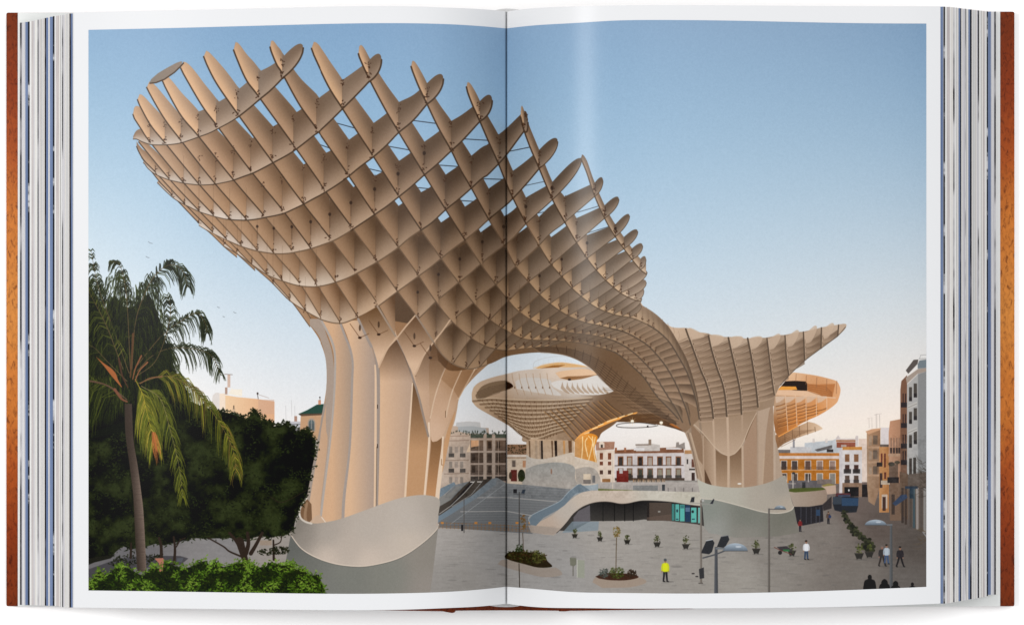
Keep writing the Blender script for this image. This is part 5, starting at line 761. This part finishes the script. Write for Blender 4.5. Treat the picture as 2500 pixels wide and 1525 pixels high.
    dk = [(20, 24, 13), (30, 36, 17), (42, 48, 22)]; md = [(54, 60, 24), (74, 80, 30), (92, 96, 38)]; yl = [(104, 106, 34), (136, 132, 44), (84, 92, 32), (160, 142, 60)]
    frond([(322, 900), (330, 790), (352, 720), (382, 668), (418, 646), (446, 662), (458, 700)], 46, 46, dk, .9, 2.0, .3, (110, 88, 62)); frond([(318, 900), (312, 770), (306, 700), (292, 646), (272, 640)], 38, 30, dk + md[:1], 1.0, 2.0); frond([(315, 910), (272, 790), (240, 700), (222, 612)], 40, 34, dk + md[:1], .9, 2.0)
    frond([(300, 900), (262, 800), (232, 740), (210, 700)], 34, 46, dk + md, 1.1, 2.0); frond([(336, 890), (392, 822), (438, 786), (480, 764), (500, 788), (505, 812)], 44, 34, dk, 1.3, 1.9); frond([(335, 905), (372, 868), (421, 849), (486, 853.6), (518, 871), (538, 914)], 52, 42, dk, .9, 1.8)
    frond([(310, 930), (262, 882), (232, 850), (208, 838)], 28, 50, dk + md[:1], 1.2, 1.9); frond([(330, 920), (380, 880), (410, 800), (416, 750), (408, 720)], 36, 38, dk, 1.0, 1.9); frond([(310, 975), (272, 945), (240, 932), (210, 927)], 24, 64, md[:2] + dk[1:], 1.5, 1.8, .2, (110, 86, 70))
    frond([(345, 942), (390, 972), (413, 1040), (437, 1138), (446, 1214)], 70, 40, md + yl[:1], .9, 1.7, .6, (128, 118, 78)); frond([(338, 935), (395, 918), (436, 926), (482, 962), (520, 1008), (552, 1060), (572, 1110), (576, 1160)], 84, 48, md + yl[:2] + [(112, 90, 44)], 1.0, 1.7, .5, (120, 100, 60))
    frond([(330, 925), (348, 962), (354.5, 988), (361, 1015), (372, 1060), (378, 1090)], 64, 56, yl + md[1:], 1.0, 2.0, .55, (170, 150, 50))
    for _ in range(30): x = RNG.normal(379, 5); y = RNG.uniform(1056, 1100); stroke([(374 + (x - 379) * .4, 1055), (x, y), (x + 5, y + RNG.uniform(10, 38))], 1.6, np.array((176, 106, 58)) * RNG.uniform(.7, 1.2), .9, .8)
    fill(smooth([(233, 869), (252, 885), (272, 899), (283, 912), (288, 926), (298, 945), (290, 938), (272, 917), (256, 896)], 4), (166, 98, 56))
    for p, w_, c in (([(325, 815), (322, 870), (318, 920)], 6, (96, 66, 44)), ([(345, 868), (330, 900), (324, 925)], 4, (140, 88, 60)), ([(360, 884), (340, 905), (330, 930)], 4, (146, 94, 64)), ([(395, 919), (365, 923), (342, 936)], 3.6, (130, 90, 64)), ([(212, 928), (260, 940), (298, 968)], 4, (98, 72, 58)), ([(290, 875), (298, 915), (312, 945)], 5, (80, 54, 40)), ([(280, 950), (296, 972), (310, 980)], 7, (126, 80, 60))): stroke(smooth(p), w_, c, .95, w_ * .6)
    tr = ([(304, 985), (306, 1057), (315.5, 1130), (323.6, 1195), (327, 1243), (330, 1313), (335, 1392)], [(322, 985), (326, 1073), (336, 1135), (344, 1195), (349.6, 1243), (353.7, 1313), (357.5, 1396)])
    fill(np.vstack([smooth(tr[0]), smooth(tr[1])[::-1]]), lambda X, Y: np.array((62, 52, 45), np.float32) + np.clip((X - 304 - (Y - 985) * .085) / 24, 0, 1)[..., None] * np.array((66, 58, 54), np.float32) * np.clip((Y - 1020) / 160, .2, 1)[..., None])
    for y in np.arange(1075, 1395, 3.1): xl = np.interp(y, [p[1] for p in tr[0]], [p[0] for p in tr[0]]); xr = np.interp(y, [p[1] for p in tr[1]], [p[0] for p in tr[1]]); stroke([(xl + RNG.uniform(0, 5), y), (xr - RNG.uniform(0, 5), y + RNG.uniform(-1.5, .5))], .9, (46, 38, 34), RNG.uniform(.2, .55))
    # birds
    for x, y, s in ((367, 593, 5), (360, 628, 4), (533, 750, 2.5), (573, 763, 3), (546, 773, 2.2)): stroke([(x - s, y - s * .6), (x, y + .4), (x + s, y + s * .3)], 1.3, (110, 114, 120), .75)
    # shrubs along the lower margin
    edge = smooth([(206, 1424), (222, 1412), (242, 1387), (262, 1400), (288, 1374), (310, 1382), (332, 1392), (352, 1398), (372, 1376), (388, 1380), (405, 1369), (428, 1376), (455, 1380), (480, 1372), (502, 1363), (512, 1376), (526, 1365), (545, 1378), (583, 1367), (606, 1368), (640, 1380), (662, 1368), (690, 1374), (713, 1370), (722, 1384), (739, 1382), (752, 1396), (776, 1400), (786, 1416), (794, 1440), (800, 1460)], 3)
    bush = np.vstack([edge, [(206, 1460)]]); fill(bush + (0, 5), (30, 36, 14))
    fill([(377, 1362), (398, 1361), (400, 1366), (397, 1394), (389, 1394), (388, 1374)], (170, 112, 92))
    b = inside(bush + (0, 2), 3300); nb = vnoise(PH, PW, 22, 31)
    kb = nb[np.clip((b[:, 1] - OY).astype(int), 0, PH - 1), np.clip((b[:, 0] - OX).astype(int), 0, PW - 1)]
    leaves(b[kb <= .5], [(26, 35, 13), (20, 27, 10), (40, 54, 18)], (4, 8)); leaves(b[kb > .4], [(52, 76, 22), (70, 100, 28), (86, 116, 34), (40, 58, 17)], (4, 8)); leaves(b[kb > .62], [(104, 136, 44), (92, 124, 40), (120, 140, 56)], (3, 6))
    for _ in range(330): p = edge[RNG.integers(len(edge))] + RNG.normal(0, 3, 2); leaves([p], [(86, 116, 36), (104, 136, 44), (70, 96, 30)], (4, 8))
    CV[:] += (RNG.random((PH, PW, 1)).astype(np.float32) - .5) * 5 + (vnoise(PH, PW, 2.6, 77)[..., None] - .5) * 5
# ---------------------------------------------------------------- paint the spread, then build the book
for _f in (paint_sky, paint_far, paint_trunks, paint_arch, paint_rim, paint_canopy, paint_near): _f()
def K(z): return FPX / (HC - z)                       # print units per metre at a height
def wx(px, z): return (px - 1250) / K(z)
def wy(py, z): return (762.5 - py) / K(z)
def curve(pts):
    x, y = arr(pts).T; h = np.diff(x); n = len(x)      # natural cubic spline
    A = np.eye(n); r = np.zeros(n)
    for i in range(1, n - 1): A[i, i - 1:i + 2] = h[i - 1], 2 * (h[i - 1] + h[i]), h[i]; r[i] = 6 * ((y[i + 1] - y[i]) / h[i] - (y[i] - y[i - 1]) / h[i - 1])
    m = np.linalg.solve(A, r)
    def f(t):
        t = np.asarray(t, float); k = np.clip(np.searchsorted(x, t) - 1, 0, n - 2); a, b, q = x[k + 1] - t, t - x[k], h[k]
        return m[k] * a ** 3 / (6 * q) + m[k + 1] * b ** 3 / (6 * q) + (y[k] / q - m[k] * q / 6) * a + (y[k + 1] / q - m[k + 1] * q / 6) * b
    return f
ZL = curve([(180, 29.4), (216, 30.1), (500, 37.2), (800, 43.4), (900, 44.8), (1000, 44.1), (1100, 40.2), (1180, 33.4), (1236, 26.5)])
ZR = curve([(1236, 26.5), (1300, 34.4), (1400, 42.8), (1520, 47.6), (1700, 47.8), (2100, 39.3), (2261, 34.5), (2296, 33)])
PT_L = curve([(180, 31), (400, 26), (700, 19.5), (1000, 16), (1100, 19.5), (1200, 25), (1236, 29)]); PB_L = curve([(180, 1481.8), (400, 1484), (700, 1487), (900, 1488), (1000, 1486.5), (1100, 1482.6), (1190, 1477.5), (1236, 1472)])
PT_R = curve([(1236, 29), (1275, 23.5), (1300, 21), (1400, 16.5), (1500, 14), (1700, 13.2), (2100, 15.5), (2296, 16)]); PB_R = curve([(1236, 1472), (1275, 1477.5), (1300, 1480), (1415, 1483), (1500, 1484), (1700, 1484), (2100, 1479), (2296, 1472)])
IT_L = curve([(212, 73.6), (400, 69.5), (700, 61.5), (1000, 57.4), (1100, 60), (1180, 65), (1236, 70)]); IB_L = curve([(212, 1440), (400, 1442.5), (700, 1447), (900, 1448), (1000, 1446.5), (1100, 1443), (1180, 1437), (1236, 1431)])
IT_R = curve([(1236, 70), (1300, 63), (1400, 57), (1500, 51), (1600, 49.5), (1750, 50.5), (2100, 57.2), (2270, 58.2)]); IB_R = curve([(1236, 1431), (1300, 1436), (1400, 1444), (1500, 1446), (1650, 1447.5), (1800, 1446.5), (2100, 1438), (2270, 1431)])
def mat(name, build=None, base=(.6, .6, .6), rough=.6, spec=.3):
    m = bpy.data.materials.new(name); m.use_nodes = True; n = m.node_tree; b = n.nodes['Principled BSDF']
    b.inputs['Base Color'].default_value = (*base, 1); b.inputs['Roughness'].default_value = rough; b.inputs['Specular IOR Level'].default_value = spec
    if build: build(n, b)
    return m
def nd(n, t, **kw):
    x = n.nodes.new(t)
    for k, v in kw.items():
        if k in x.inputs.keys(): x.inputs[k].default_value = v
        else: setattr(x, k, v)
    return x
def ramp(n, stops):
    r = n.nodes.new('ShaderNodeValToRGB'); e = r.color_ramp.elements
    while len(e) < len(stops): e.new(.5)
    for q, (p, c) in zip(e, stops): q.position = p; q.color = (*c, 1)
    return r
def lin(r, g, b):
    f = lambda v: v / 12.92 if v <= .04045 else ((v + .055) / 1.055) ** 2.4
    return (f(r / 255), f(g / 255), f(b / 255))
INK = 0.58                                             # observed print tone -> reflectance under these lamps
def gloss(n, b, scale=2600, strength=.035, dist=.0002):
    tc = nd(n, 'ShaderNodeTexCoord'); nz = nd(n, 'ShaderNodeTexNoise', Scale=scale, Detail=2); bp = nd(n, 'ShaderNodeBump', Strength=strength, Distance=dist)
    n.links.new(tc.outputs['Object'], nz.inputs['Vector']); n.links.new(nz.outputs['Fac'], bp.inputs['Height']); n.links.new(bp.outputs[0], b.inputs['Normal'])
PAPER = lin(241, 242, 244)
PAPER = tuple(v * INK for v in PAPER)
M_PAPER = mat('coated_paper', lambda n, b: gloss(n, b), PAPER, .24, .05)
def leafmat(name, c0, c1, lo, hi, sx, sy, seed):
    def f(n, b):
        tc = nd(n, 'ShaderNodeTexCoord'); mp = nd(n, 'ShaderNodeMapping'); mp.inputs['Scale'].default_value = (sx, sy, 0); mp.inputs['Location'].default_value = (seed * 7.3, seed * 3.1, 0)
        oi = nd(n, 'ShaderNodeObjectInfo'); ad = nd(n, 'ShaderNodeVectorMath', operation='ADD'); sc = nd(n, 'ShaderNodeVectorMath', operation='SCALE'); sc.inputs['Scale'].default_value = 31
        n.links.new(oi.outputs['Random'], sc.inputs[0]); n.links.new(tc.outputs['Object'], mp.inputs[0]); n.links.new(mp.outputs[0], ad.inputs[0]); n.links.new(sc.outputs[0], ad.inputs[1])
        nz = nd(n, 'ShaderNodeTexNoise', Scale=1.0, Detail=4, Roughness=.6); n.links.new(ad.outputs[0], nz.inputs['Vector'])
        r = ramp(n, [(lo, tuple(v * INK for v in lin(*c0))), (hi, tuple(v * INK for v in lin(*c1)))]); n.links.new(nz.outputs['Fac'], r.inputs[0]); n.links.new(r.outputs[0], b.inputs['Base Color'])
    return mat(name, f, rough=.7, spec=.15)
LM = {'w': leafmat('leaf_edge_white', (238, 238, 238), (252, 251, 248), .35, .6, 900, 6, 1), 'c': leafmat('leaf_edge_cream', (236, 231, 226), (250, 247, 242), .35, .6, 1200, 5, 2),
      'l': leafmat('leaf_edge_lilac', (204, 201, 208), (230, 229, 233), .35, .6, 900, 8, 3), 'p': leafmat('leaf_edge_rose_grey', (196, 188, 188), (224, 216, 214), .35, .65, 1500, 40, 4),
      'g': leafmat('leaf_edge_grey', (128, 124, 128), (190, 188, 190), .3, .6, 900, 12, 5), 'b': leafmat('leaf_edge_blue', (92, 114, 156), (132, 150, 186), .3, .65, 700, 14, 6),
      'k': leafmat('leaf_edge_black_dashed', (16, 16, 26), (214, 214, 218), .57, .65, 40, 95, 7), 'd': leafmat('leaf_edge_dark', (26, 25, 36), (140, 138, 150), .54, .74, 60, 40, 8), 't': leafmat('leaf_edge_thin_dark', (40, 38, 46), (222, 220, 222), .46, .58, 40, 22, 9)}
def wood(n, b):
    tc = nd(n, 'ShaderNodeTexCoord'); sp = nd(n, 'ShaderNodeSeparateXYZ'); n.links.new(tc.outputs['Object'], sp.inputs[0])
    ax = nd(n, 'ShaderNodeMath', operation='ABSOLUTE'); n.links.new(sp.outputs['X'], ax.inputs[0])
    sub = nd(n, 'ShaderNodeMath', operation='SUBTRACT'); sub.inputs[1].default_value = .1655; n.links.new(ax.outputs[0], sub.inputs[0])
    mir = nd(n, 'ShaderNodeMath', operation='ABSOLUTE'); n.links.new(sub.outputs[0], mir.inputs[0])
    cb = nd(n, 'ShaderNodeCombineXYZ'); n.links.new(mir.outputs[0], cb.inputs[0]); n.links.new(sp.outputs['Y'], cb.inputs[1])
    mp = nd(n, 'ShaderNodeMapping'); mp.inputs['Scale'].default_value = (900, 420, 1); n.links.new(cb.outputs[0], mp.inputs[0])
    n1 = nd(n, 'ShaderNodeTexNoise', Scale=1.0, Detail=5, Roughness=.65, Distortion=.8); n.links.new(mp.outputs[0], n1.inputs['Vector'])
    mp2 = nd(n, 'ShaderNodeMapping'); mp2.inputs['Scale'].default_value = (140, 38, 1); n.links.new(cb.outputs[0], mp2.inputs[0])
    n2 = nd(n, 'ShaderNodeTexNoise', Scale=1.0, Detail=3, Distortion=1.2); n.links.new(mp2.outputs[0], n2.inputs['Vector'])
    ay = nd(n, 'ShaderNodeMath', operation='ABSOLUTE'); n.links.new(sp.outputs['Y'], ay.inputs[0])
    t = nd(n, 'ShaderNodeMath', operation='MULTIPLY'); t.inputs[1].default_value = 10.0; n.links.new(ay.outputs[0], t.inputs[0])
    t2 = nd(n, 'ShaderNodeMath', operation='MULTIPLY_ADD'); t2.inputs[1].default_value = .34; n.links.new(n2.outputs['Fac'], t2.inputs[0]); n.links.new(t.outputs[0], t2.inputs[2])
    t3 = nd(n, 'ShaderNodeMath', operation='SUBTRACT'); t3.inputs[1].default_value = .17; n.links.new(t2.outputs[0], t3.inputs[0])
    q = lambda *c: tuple(v * INK for v in lin(*c))
    r = ramp(n, [(.0, q(226, 146, 66)), (.3, q(216, 128, 52)), (.52, q(182, 88, 32)), (.75, q(150, 62, 22)), (1, q(124, 52, 20))]); n.links.new(t3.outputs[0], r.inputs[0])
    d = ramp(n, [(.32, (.34, .25, .2)), (.47, (.86, .82, .78)), (.7, (1.08, 1.04, 1.0))]); n.links.new(n1.outputs['Fac'], d.inputs[0])
    mx = nd(n, 'ShaderNodeMix', data_type='RGBA', blend_type='MULTIPLY'); mx.inputs[0].default_value = 1
    n.links.new(r.outputs[0], mx.inputs[6]); n.links.new(d.outputs[0], mx.inputs[7]); n.links.new(mx.outputs[2], b.inputs['Base Color'])
M_WOOD = mat('printed_wood_cover', wood, rough=.42, spec=.06)
M_END = mat('white_endpaper', None, tuple(v * INK for v in lin(246, 248, 246)), .7, .2)
M_BAND = mat('woven_headband', lambda n, b: gloss(n, b, 1500, .5, .0004), tuple(v * INK for v in lin(232, 232, 232)), .8, .1)
M_TABLE = mat('white_sweep', lambda n, b: gloss(n, b, 90, .02, .0004), (.80, .80, .80), .8, .05)
# rectified picture -> one printed sheet image per page
def sheet(name, x0, x1, top, bot, flip=False):
    w, h = int((x1 - x0)), 1380
    X = x0 + (np.arange(w) + .5) / w * (x1 - x0) - OX - .5
    T, B = top(X + OX), bot(X + OX); v = (np.arange(h) + .5) / h
    Y = T[None] + v[:, None] * (B - T)[None] - OY - .5
    xi = np.clip(np.round(X).astype(int), 0, PW - 1); yf = np.clip(np.floor(Y).astype(int), 0, PH - 2); fy = np.clip(Y - yf, 0, 1)[..., None]
    im = np.clip((CV[yf, xi[None]] * (1 - fy) + CV[yf + 1, xi[None]] * fy) / 255, 0, 1)
    l_ = np.maximum(np.where(im <= .04045, im / 12.92, ((im + .055) / 1.055) ** 2.4) - .006, .0006)   # ink density: leave room for the paper's sheen
    im = 255 * np.where(l_ <= .0031308, l_ * 12.92, 1.055 * l_ ** (1 / 2.4) - .055)
    img = bpy.data.images.new(name, w, h, alpha=False); px = np.ones((h, w, 4), np.float32); px[..., :3] = np.clip(im[::-1] / 255, 0, 1)
    img.pixels.foreach_set(px.ravel()); img.update(); img.pack(); return img
def printmat(name, img):
    def f(n, b):
        t = nd(n, 'ShaderNodeTexImage'); t.image = img; t.extension = 'EXTEND'
        mx = nd(n, 'ShaderNodeMix', data_type='RGBA', blend_type='MULTIPLY'); mx.inputs[0].default_value = 1; mx.inputs[7].default_value = (INK, INK, INK, 1)
        n.links.new(t.outputs[0], mx.inputs[6]); n.links.new(mx.outputs[2], b.inputs['Base Color']); gloss(n, b)
    return mat(name, f, rough=.24, spec=.05)
# ---------------------------------------------------------------- mesh helpers
def link(name, me, m, parent=None):
    o = bpy.data.objects.new(name, me); COL.objects.link(o)
    if m: me.materials.append(m)
    if parent: o.parent = parent
    return o
def grid_sheet(name, X, YT, YB, Zc, thick, m, parent, rows=2, uv=False, US=None):
    """closed thin slab: columns along x, rows along y; top faces smooth"""
    nc = len(X); US = np.linspace(0, 1, nc) if US is None else US; V = []; F = []; UV = []; smo = []
    for k in range(nc):
        for r in range(rows): t = r / (rows - 1); V.append((X[k], YT[k] + (YB[k] - YT[k]) * t, Zc[k])); UV.append((US[k], 1 - t))
    id = lambda k, r: k * rows + r
    up = X[-1] > X[0]
    for k in range(nc - 1):
        for r in range(rows - 1):
            f = (id(k, r), id(k, r + 1), id(k + 1, r + 1), id(k + 1, r)); F.append(f if up else f[::-1]); smo.append(True)
    if thick:
        ring = [(k, 0) for k in range(nc)] + [(nc - 1, r) for r in range(1, rows)] + [(k, rows - 1) for k in range(nc - 2, -1, -1)] + [(0, r) for r in range(rows - 2, 0, -1)]
        b0 = len(V)
        for k, r in ring: x, y, z = V[id(k, r)]; V.append((x, y, z)); V.append((x, y, z - thick))
        n = len(ring)
        for i in range(n):
            a, c = b0 + 2 * i, b0 + 2 * ((i + 1) % n); f = (a, c, c + 1, a + 1); F.append(f if up else f[::-1]); smo.append(False)
        b1 = len(V)
        for k in range(nc):
            for r in (0, rows - 1): x, y, z = V[id(k, r)]; V.append((x, y, z - thick))
        for k in range(nc - 1):
            f = (b1 + 2 * k, b1 + 2 * k + 2, b1 + 2 * k + 3, b1 + 2 * k + 1); F.append(f if up else f[::-1]); smo.append(False)
    me = bpy.data.meshes.new(name); me.from_pydata(V, [], F); me.polygons.foreach_set('use_smooth', smo)
    if uv:
        l = me.uv_layers.new(name='UVMap'); d = np.array([UV[q.vertex_index] if q.vertex_index < len(UV) else (0, 0) for q in me.loops], np.float32); l.data.foreach_set('uv', d.ravel())
    me.update(); return link(name, me, m, parent)
def prism(name, outline, z0, z1, m, parent, bevel=0):
    n = len(outline); V = [(x, y, z0(x) if callable(z0) else z0) for x, y in outline] + [(x, y, z1(x) if callable(z1) else z1) for x, y in outline]
    F = [tuple(range(n))[::-1], tuple(range(n, 2 * n))] + [(i, (i + 1) % n, n + (i + 1) % n, n + i) for i in range(n)]
    me = bpy.data.meshes.new(name); me.from_pydata(V, [], F); me.update(); o = link(name, me, m, parent)
    if bevel: b = o.modifiers.new('bevel', 'BEVEL'); b.width = bevel; b.segments = 3; b.limit_method = 'ANGLE'
    return o
# ---------------------------------------------------------------- setting
me = bpy.data.meshes.new('tabletop'); me.from_pydata([(-1.2, -1.2, 0), (1.2, -1.2, 0), (1.2, 1.2, 0), (-1.2, 1.2, 0)], [], [(0, 1, 2, 3)]); tb = link('tabletop', me, M_TABLE); tb['kind'] = 'structure'
root = bpy.data.objects.new('open_book', None); COL.objects.link(root); root.empty_display_size = .05
root['label'] = 'thick open picture book with wood-grain cover lying on a white tabletop'; root['category'] = 'book'
mm = lambda z: z * .001 * G
# cover: two boards that rise toward the spine, and the spine between them
ZB = lambda px: mm(3 + 14.5 * np.clip((px - 15) / 1097, 0, 1) ** 1.6) if px < 1236 else mm(3 + 14.5 * np.clip((2477 - px) / 1095, 0, 1) ** 1.6)
def board(name, pxs, ytop, ybot):
    X = [wx(p, ZB(p)) for p in pxs]; Zc = [ZB(p) for p in pxs]
    o = grid_sheet(name, X, ytop, ybot, Zc, mm(2.8), M_WOOD, root, rows=2); b = o.modifiers.new('weld', 'WELD'); b.merge_threshold = 1e-6
    v = o.modifiers.new('bevel', 'BEVEL'); v.width = .0006; v.segments = 3; v.limit_method = 'ANGLE'; v.angle_limit = 1.0; return o
pl = list(np.linspace(14.6, 1110, 16)); pr = list(np.linspace(1362, 2477.5, 16))
yT, yB = wy(30.8, mm(3)), wy(1479, mm(3)); yTr, yBr = wy(28.5, mm(3)), wy(1479, mm(3))
bl = board('cover_board', pl, [yT - .0009 * (i / 15) for i in range(16)], [yB - .0002 * (i / 15) for i in range(16)]); bl['label'] = 'left cover board printed with brown wood grain'
br = board('cover_board', pr, [yTr - .0009 * (1 - i / 15) for i in range(16)], [yB] * 16); br['label'] = 'right cover board printed with brown wood grain'
ps = np.linspace(1100, 1372, 12); zs_ = [mm(13.4 - 1.2 * math.sin((p - 1100) / 272 * math.pi)) for p in ps]
grid_sheet('spine', [wx(p, z) for p, z in zip(ps, zs_)], [.0985] * 12, [wy(1489, mm(12.6))] * 12, zs_, mm(2.4), M_WOOD, root)
for sx, c0, c1, yb_ in ((1, 1078, 1112, 1495.5), (-1, 1361, 1408, 1491.5)):
    z = mm(17.6); o_ = [(1040, 1488), (1075, 1490.5), (1090, 1493.5), (1103, 1495.6), (1110, 1495), (1112.5, 1490), (1112, 1470), (1040, 1470)] if sx > 0 else [(1440, 1485), (1415, 1487), (1395, 1490), (1380, 1491.8), (1366, 1491.6), (1361, 1489), (1361, 1470), (1440, 1470)]
    prism('hinge_lip', [(wx(a, z), wy(b, z)) for a, b in (o_ if sx < 0 else o_[::-1])][::1], z - mm(3.4), z - mm(.3), M_WOOD, root, .0004)
# endpapers on the boards
for pxs, a, b in ((np.linspace(43.6, 1100, 14), yT - .00015, yB + .0001), (np.linspace(1372, 2441.8, 14), yTr - .00015, yB + .0001)):
    grid_sheet('endpaper', [wx(p, ZB(p) + mm(.4)) for p in pxs], [a - .0012 * min(1, abs((p - (43.6 if p < 1236 else 2441.8)) / 1057)) for p in pxs], [b + .0035 * np.clip((abs(p - (43.6 if p < 1236 else 2441.8)) - 780) / 160, 0, 1) for p in pxs], [ZB(p) + mm(.45) for p in pxs], mm(.4), M_END, root)
# the leaves of the text block, fanned out to left and right: (fore-edge position, kind of printed edge)
LEFT = [(46.5, 'w'), (49, 't'), (53, 'l'), (57, 'w'), (59, 'l'), (62, 'b'), (68.3, 'k'), (72.6, 'w'), (77, 'p'), (82, 'l'), (85, 'c'), (88, 'w'), (91.7, 't'), (94.3, 'l'), (97, 'c'), (100, 'g'), (101.2, 'w'), (104.5, 'g'), (105.6, 'c'), (109.2, 'd'), (113, 'b'), (118, 'w'), (120, 'l'), (122, 'b'), (129.2, 'k'), (133.2, 'w'), (137, 'p'), (144, 'c'), (147.5, 'g'), (148.6, 'w'), (151.8, 't'), (154.4, 'l'), (158, 'c'), (161, 'g'), (162, 'w'), (165.4, 'g'), (166.4, 'c'), (169.4, 'd'), (173.4, 'b'), (177.6, 'w')]
RIGHT = [(2438.5, 'w'), (2431.2, 't'), (2427.4, 'l'), (2423, 'w'), (2421, 'l'), (2419, 'b'), (2412, 'k'), (2408.8, 'w'), (2404, 'p'), (2400, 'c'), (2396, 'g'), (2395, 'w'), (2390.4, 't'), (2387, 'l'), (2384.6, 'c'), (2381, 'g'), (2380, 'w'), (2376.5, 'g'), (2375.4, 'c'), (2372.2, 'd'), (2368, 'b'), (2364, 'c'), (2360, 'g'), (2359, 'w'), (2357.6, 't'), (2355.8, 'l'), (2350, 'c'), (2346.8, 'd'), (2344, 'b'), (2340, 'c'), (2336, 'g'), (2335, 'w'), (2330.6, 't'), (2326.6, 'c'), (2322, 'w'), (2319, 'p'), (2312, 'w'), (2307.2, 'k'), (2303.8, 'g'), (2302.4, 'b')]
def stack(leaf, xo, xi, prof, tops, bots, ptop, pbot):
    n = len(leaf)
    for k, (px, kind) in enumerate(leaf):
        t = 1 - (k + .5) / (n + .5)
        s = np.linspace(0, 1, 9) ** 1.0; pp = xo + (xi - xo) * s
        base = np.array([ZB(min(max(xo + (px - xo) + (xi - px) * q, 15), 2477)) + mm(.6) for q in s]); base = np.minimum(base, mm(prof(pp)) - mm(1.2))
        Zc = base + (mm(prof(pp)) - mm(.35) - base) * (1 - t)
        ze = Zc[0]; X0 = wx(px, ze); X1 = wx(xi, mm(prof(xi)) * .6)
        X = X0 + (X1 - X0) * s; yt = wy(np.interp(px, *tops), ze); yb = wy(np.interp(px, *bots), ze)
        zp = mm(prof(pp)); pt, pb = wy(ptop(pp), zp), wy(pbot(pp), zp)
        YT = np.minimum(pt + (yt - pt[0]) * (1 - s), np.maximum(pt - .0002, np.where(s > 0, -9, yt))); YB = np.maximum(pb + (yb - pb[0]) * (1 - s), np.where(s > 0, pb + .0002, yb))
        grid_sheet('page_leaf', list(X), list(YT), list(YB), list(Zc), mm(.62), LM[kind], root, rows=2)
stack(LEFT, 180, 1228, ZL, ([48, 72, 110, 124, 152, 165, 180], [56, 53, 44.5, 41, 37, 34, 33]), ([48, 140, 150, 170, 180], [1475.5, 1478, 1480.5, 1482, 1481.6]), PT_L, PB_L)
stack(RIGHT, 2296, 1244, ZR, ([2296, 2325, 2345, 2375, 2400, 2415, 2440], [16.5, 17.5, 20.5, 24, 27, 28.5, 28.8]), ([2296, 2312, 2345, 2380, 2410, 2418, 2440], [1472, 1472, 1466, 1460, 1455, 1450.5, 1450]), PT_R, PB_R)
# head and tail bands at the spine
for pts, z in (([(1203, 27), (1220, 22.6), (1236, 21), (1254, 22), (1276, 25), (1262, 34), (1236, 38), (1212, 34)], mm(16)), ([(1188, 1476), (1200, 1470), (1236, 1462), (1262, 1470), (1274, 1476), (1264, 1479), (1250, 1480.6), (1232, 1481), (1212, 1480)], mm(16))):
    prism('headband', [(wx(a, z), wy(b, z)) for a, b in pts][::-1], z - mm(3), z, M_BAND, root, .0003)
# the two open pages, each with half of the printed photograph
def page(px, prof, top, bot, itop, ibot, p0, p1, pname, lab, plab):
    sink = lambda q: mm(np.clip(1 - np.abs(q - 1236) / 3.5, 0, 1) ** 1.5 * 1.2)
    Zc = mm(prof(px)) - sink(px); o = grid_sheet('page', list(wx(px, Zc)), list(wy(top(px), Zc)), list(wy(bot(px), Zc)), list(Zc), mm(.25), M_PAPER, root, rows=3); o['label'] = lab
    q = px[(px > p0) & (px < p1)]; q = np.unique(np.concatenate([q, [p0, p1]])); Zq = mm(prof(q)) - sink(q) + .00005
    img = sheet(pname, p0, p1, itop, ibot)
    i = grid_sheet('printed_photograph', list(wx(q, Zq)), list(wy(itop(q), Zq)), list(wy(ibot(q), Zq)), list(Zq), 0, printmat(pname + '_ink', img), o, rows=40, uv=True, US=(q - p0) / (p1 - p0)); i['label'] = plab
page(np.concatenate([np.linspace(180, 1180, 80), np.linspace(1184, 1228, 20), np.linspace(1229, 1235.9, 10)]), ZL, PT_L, PB_L, IT_L, IB_L, 216, 1235.9, 'left_half_of_photograph', 'left page with a wide white margin', 'left half of a printed photograph of a latticed timber canopy, palm and trees')
page(np.concatenate([np.linspace(1236.1, 1243, 10), np.linspace(1244, 1290, 20), np.linspace(1294, 2296, 80)]), ZR, PT_R, PB_R, IT_R, IB_R, 1236.1, 2261.5, 'right_half_of_photograph', 'right page with a wide white margin', 'right half of a printed photograph of a latticed canopy over a city square')
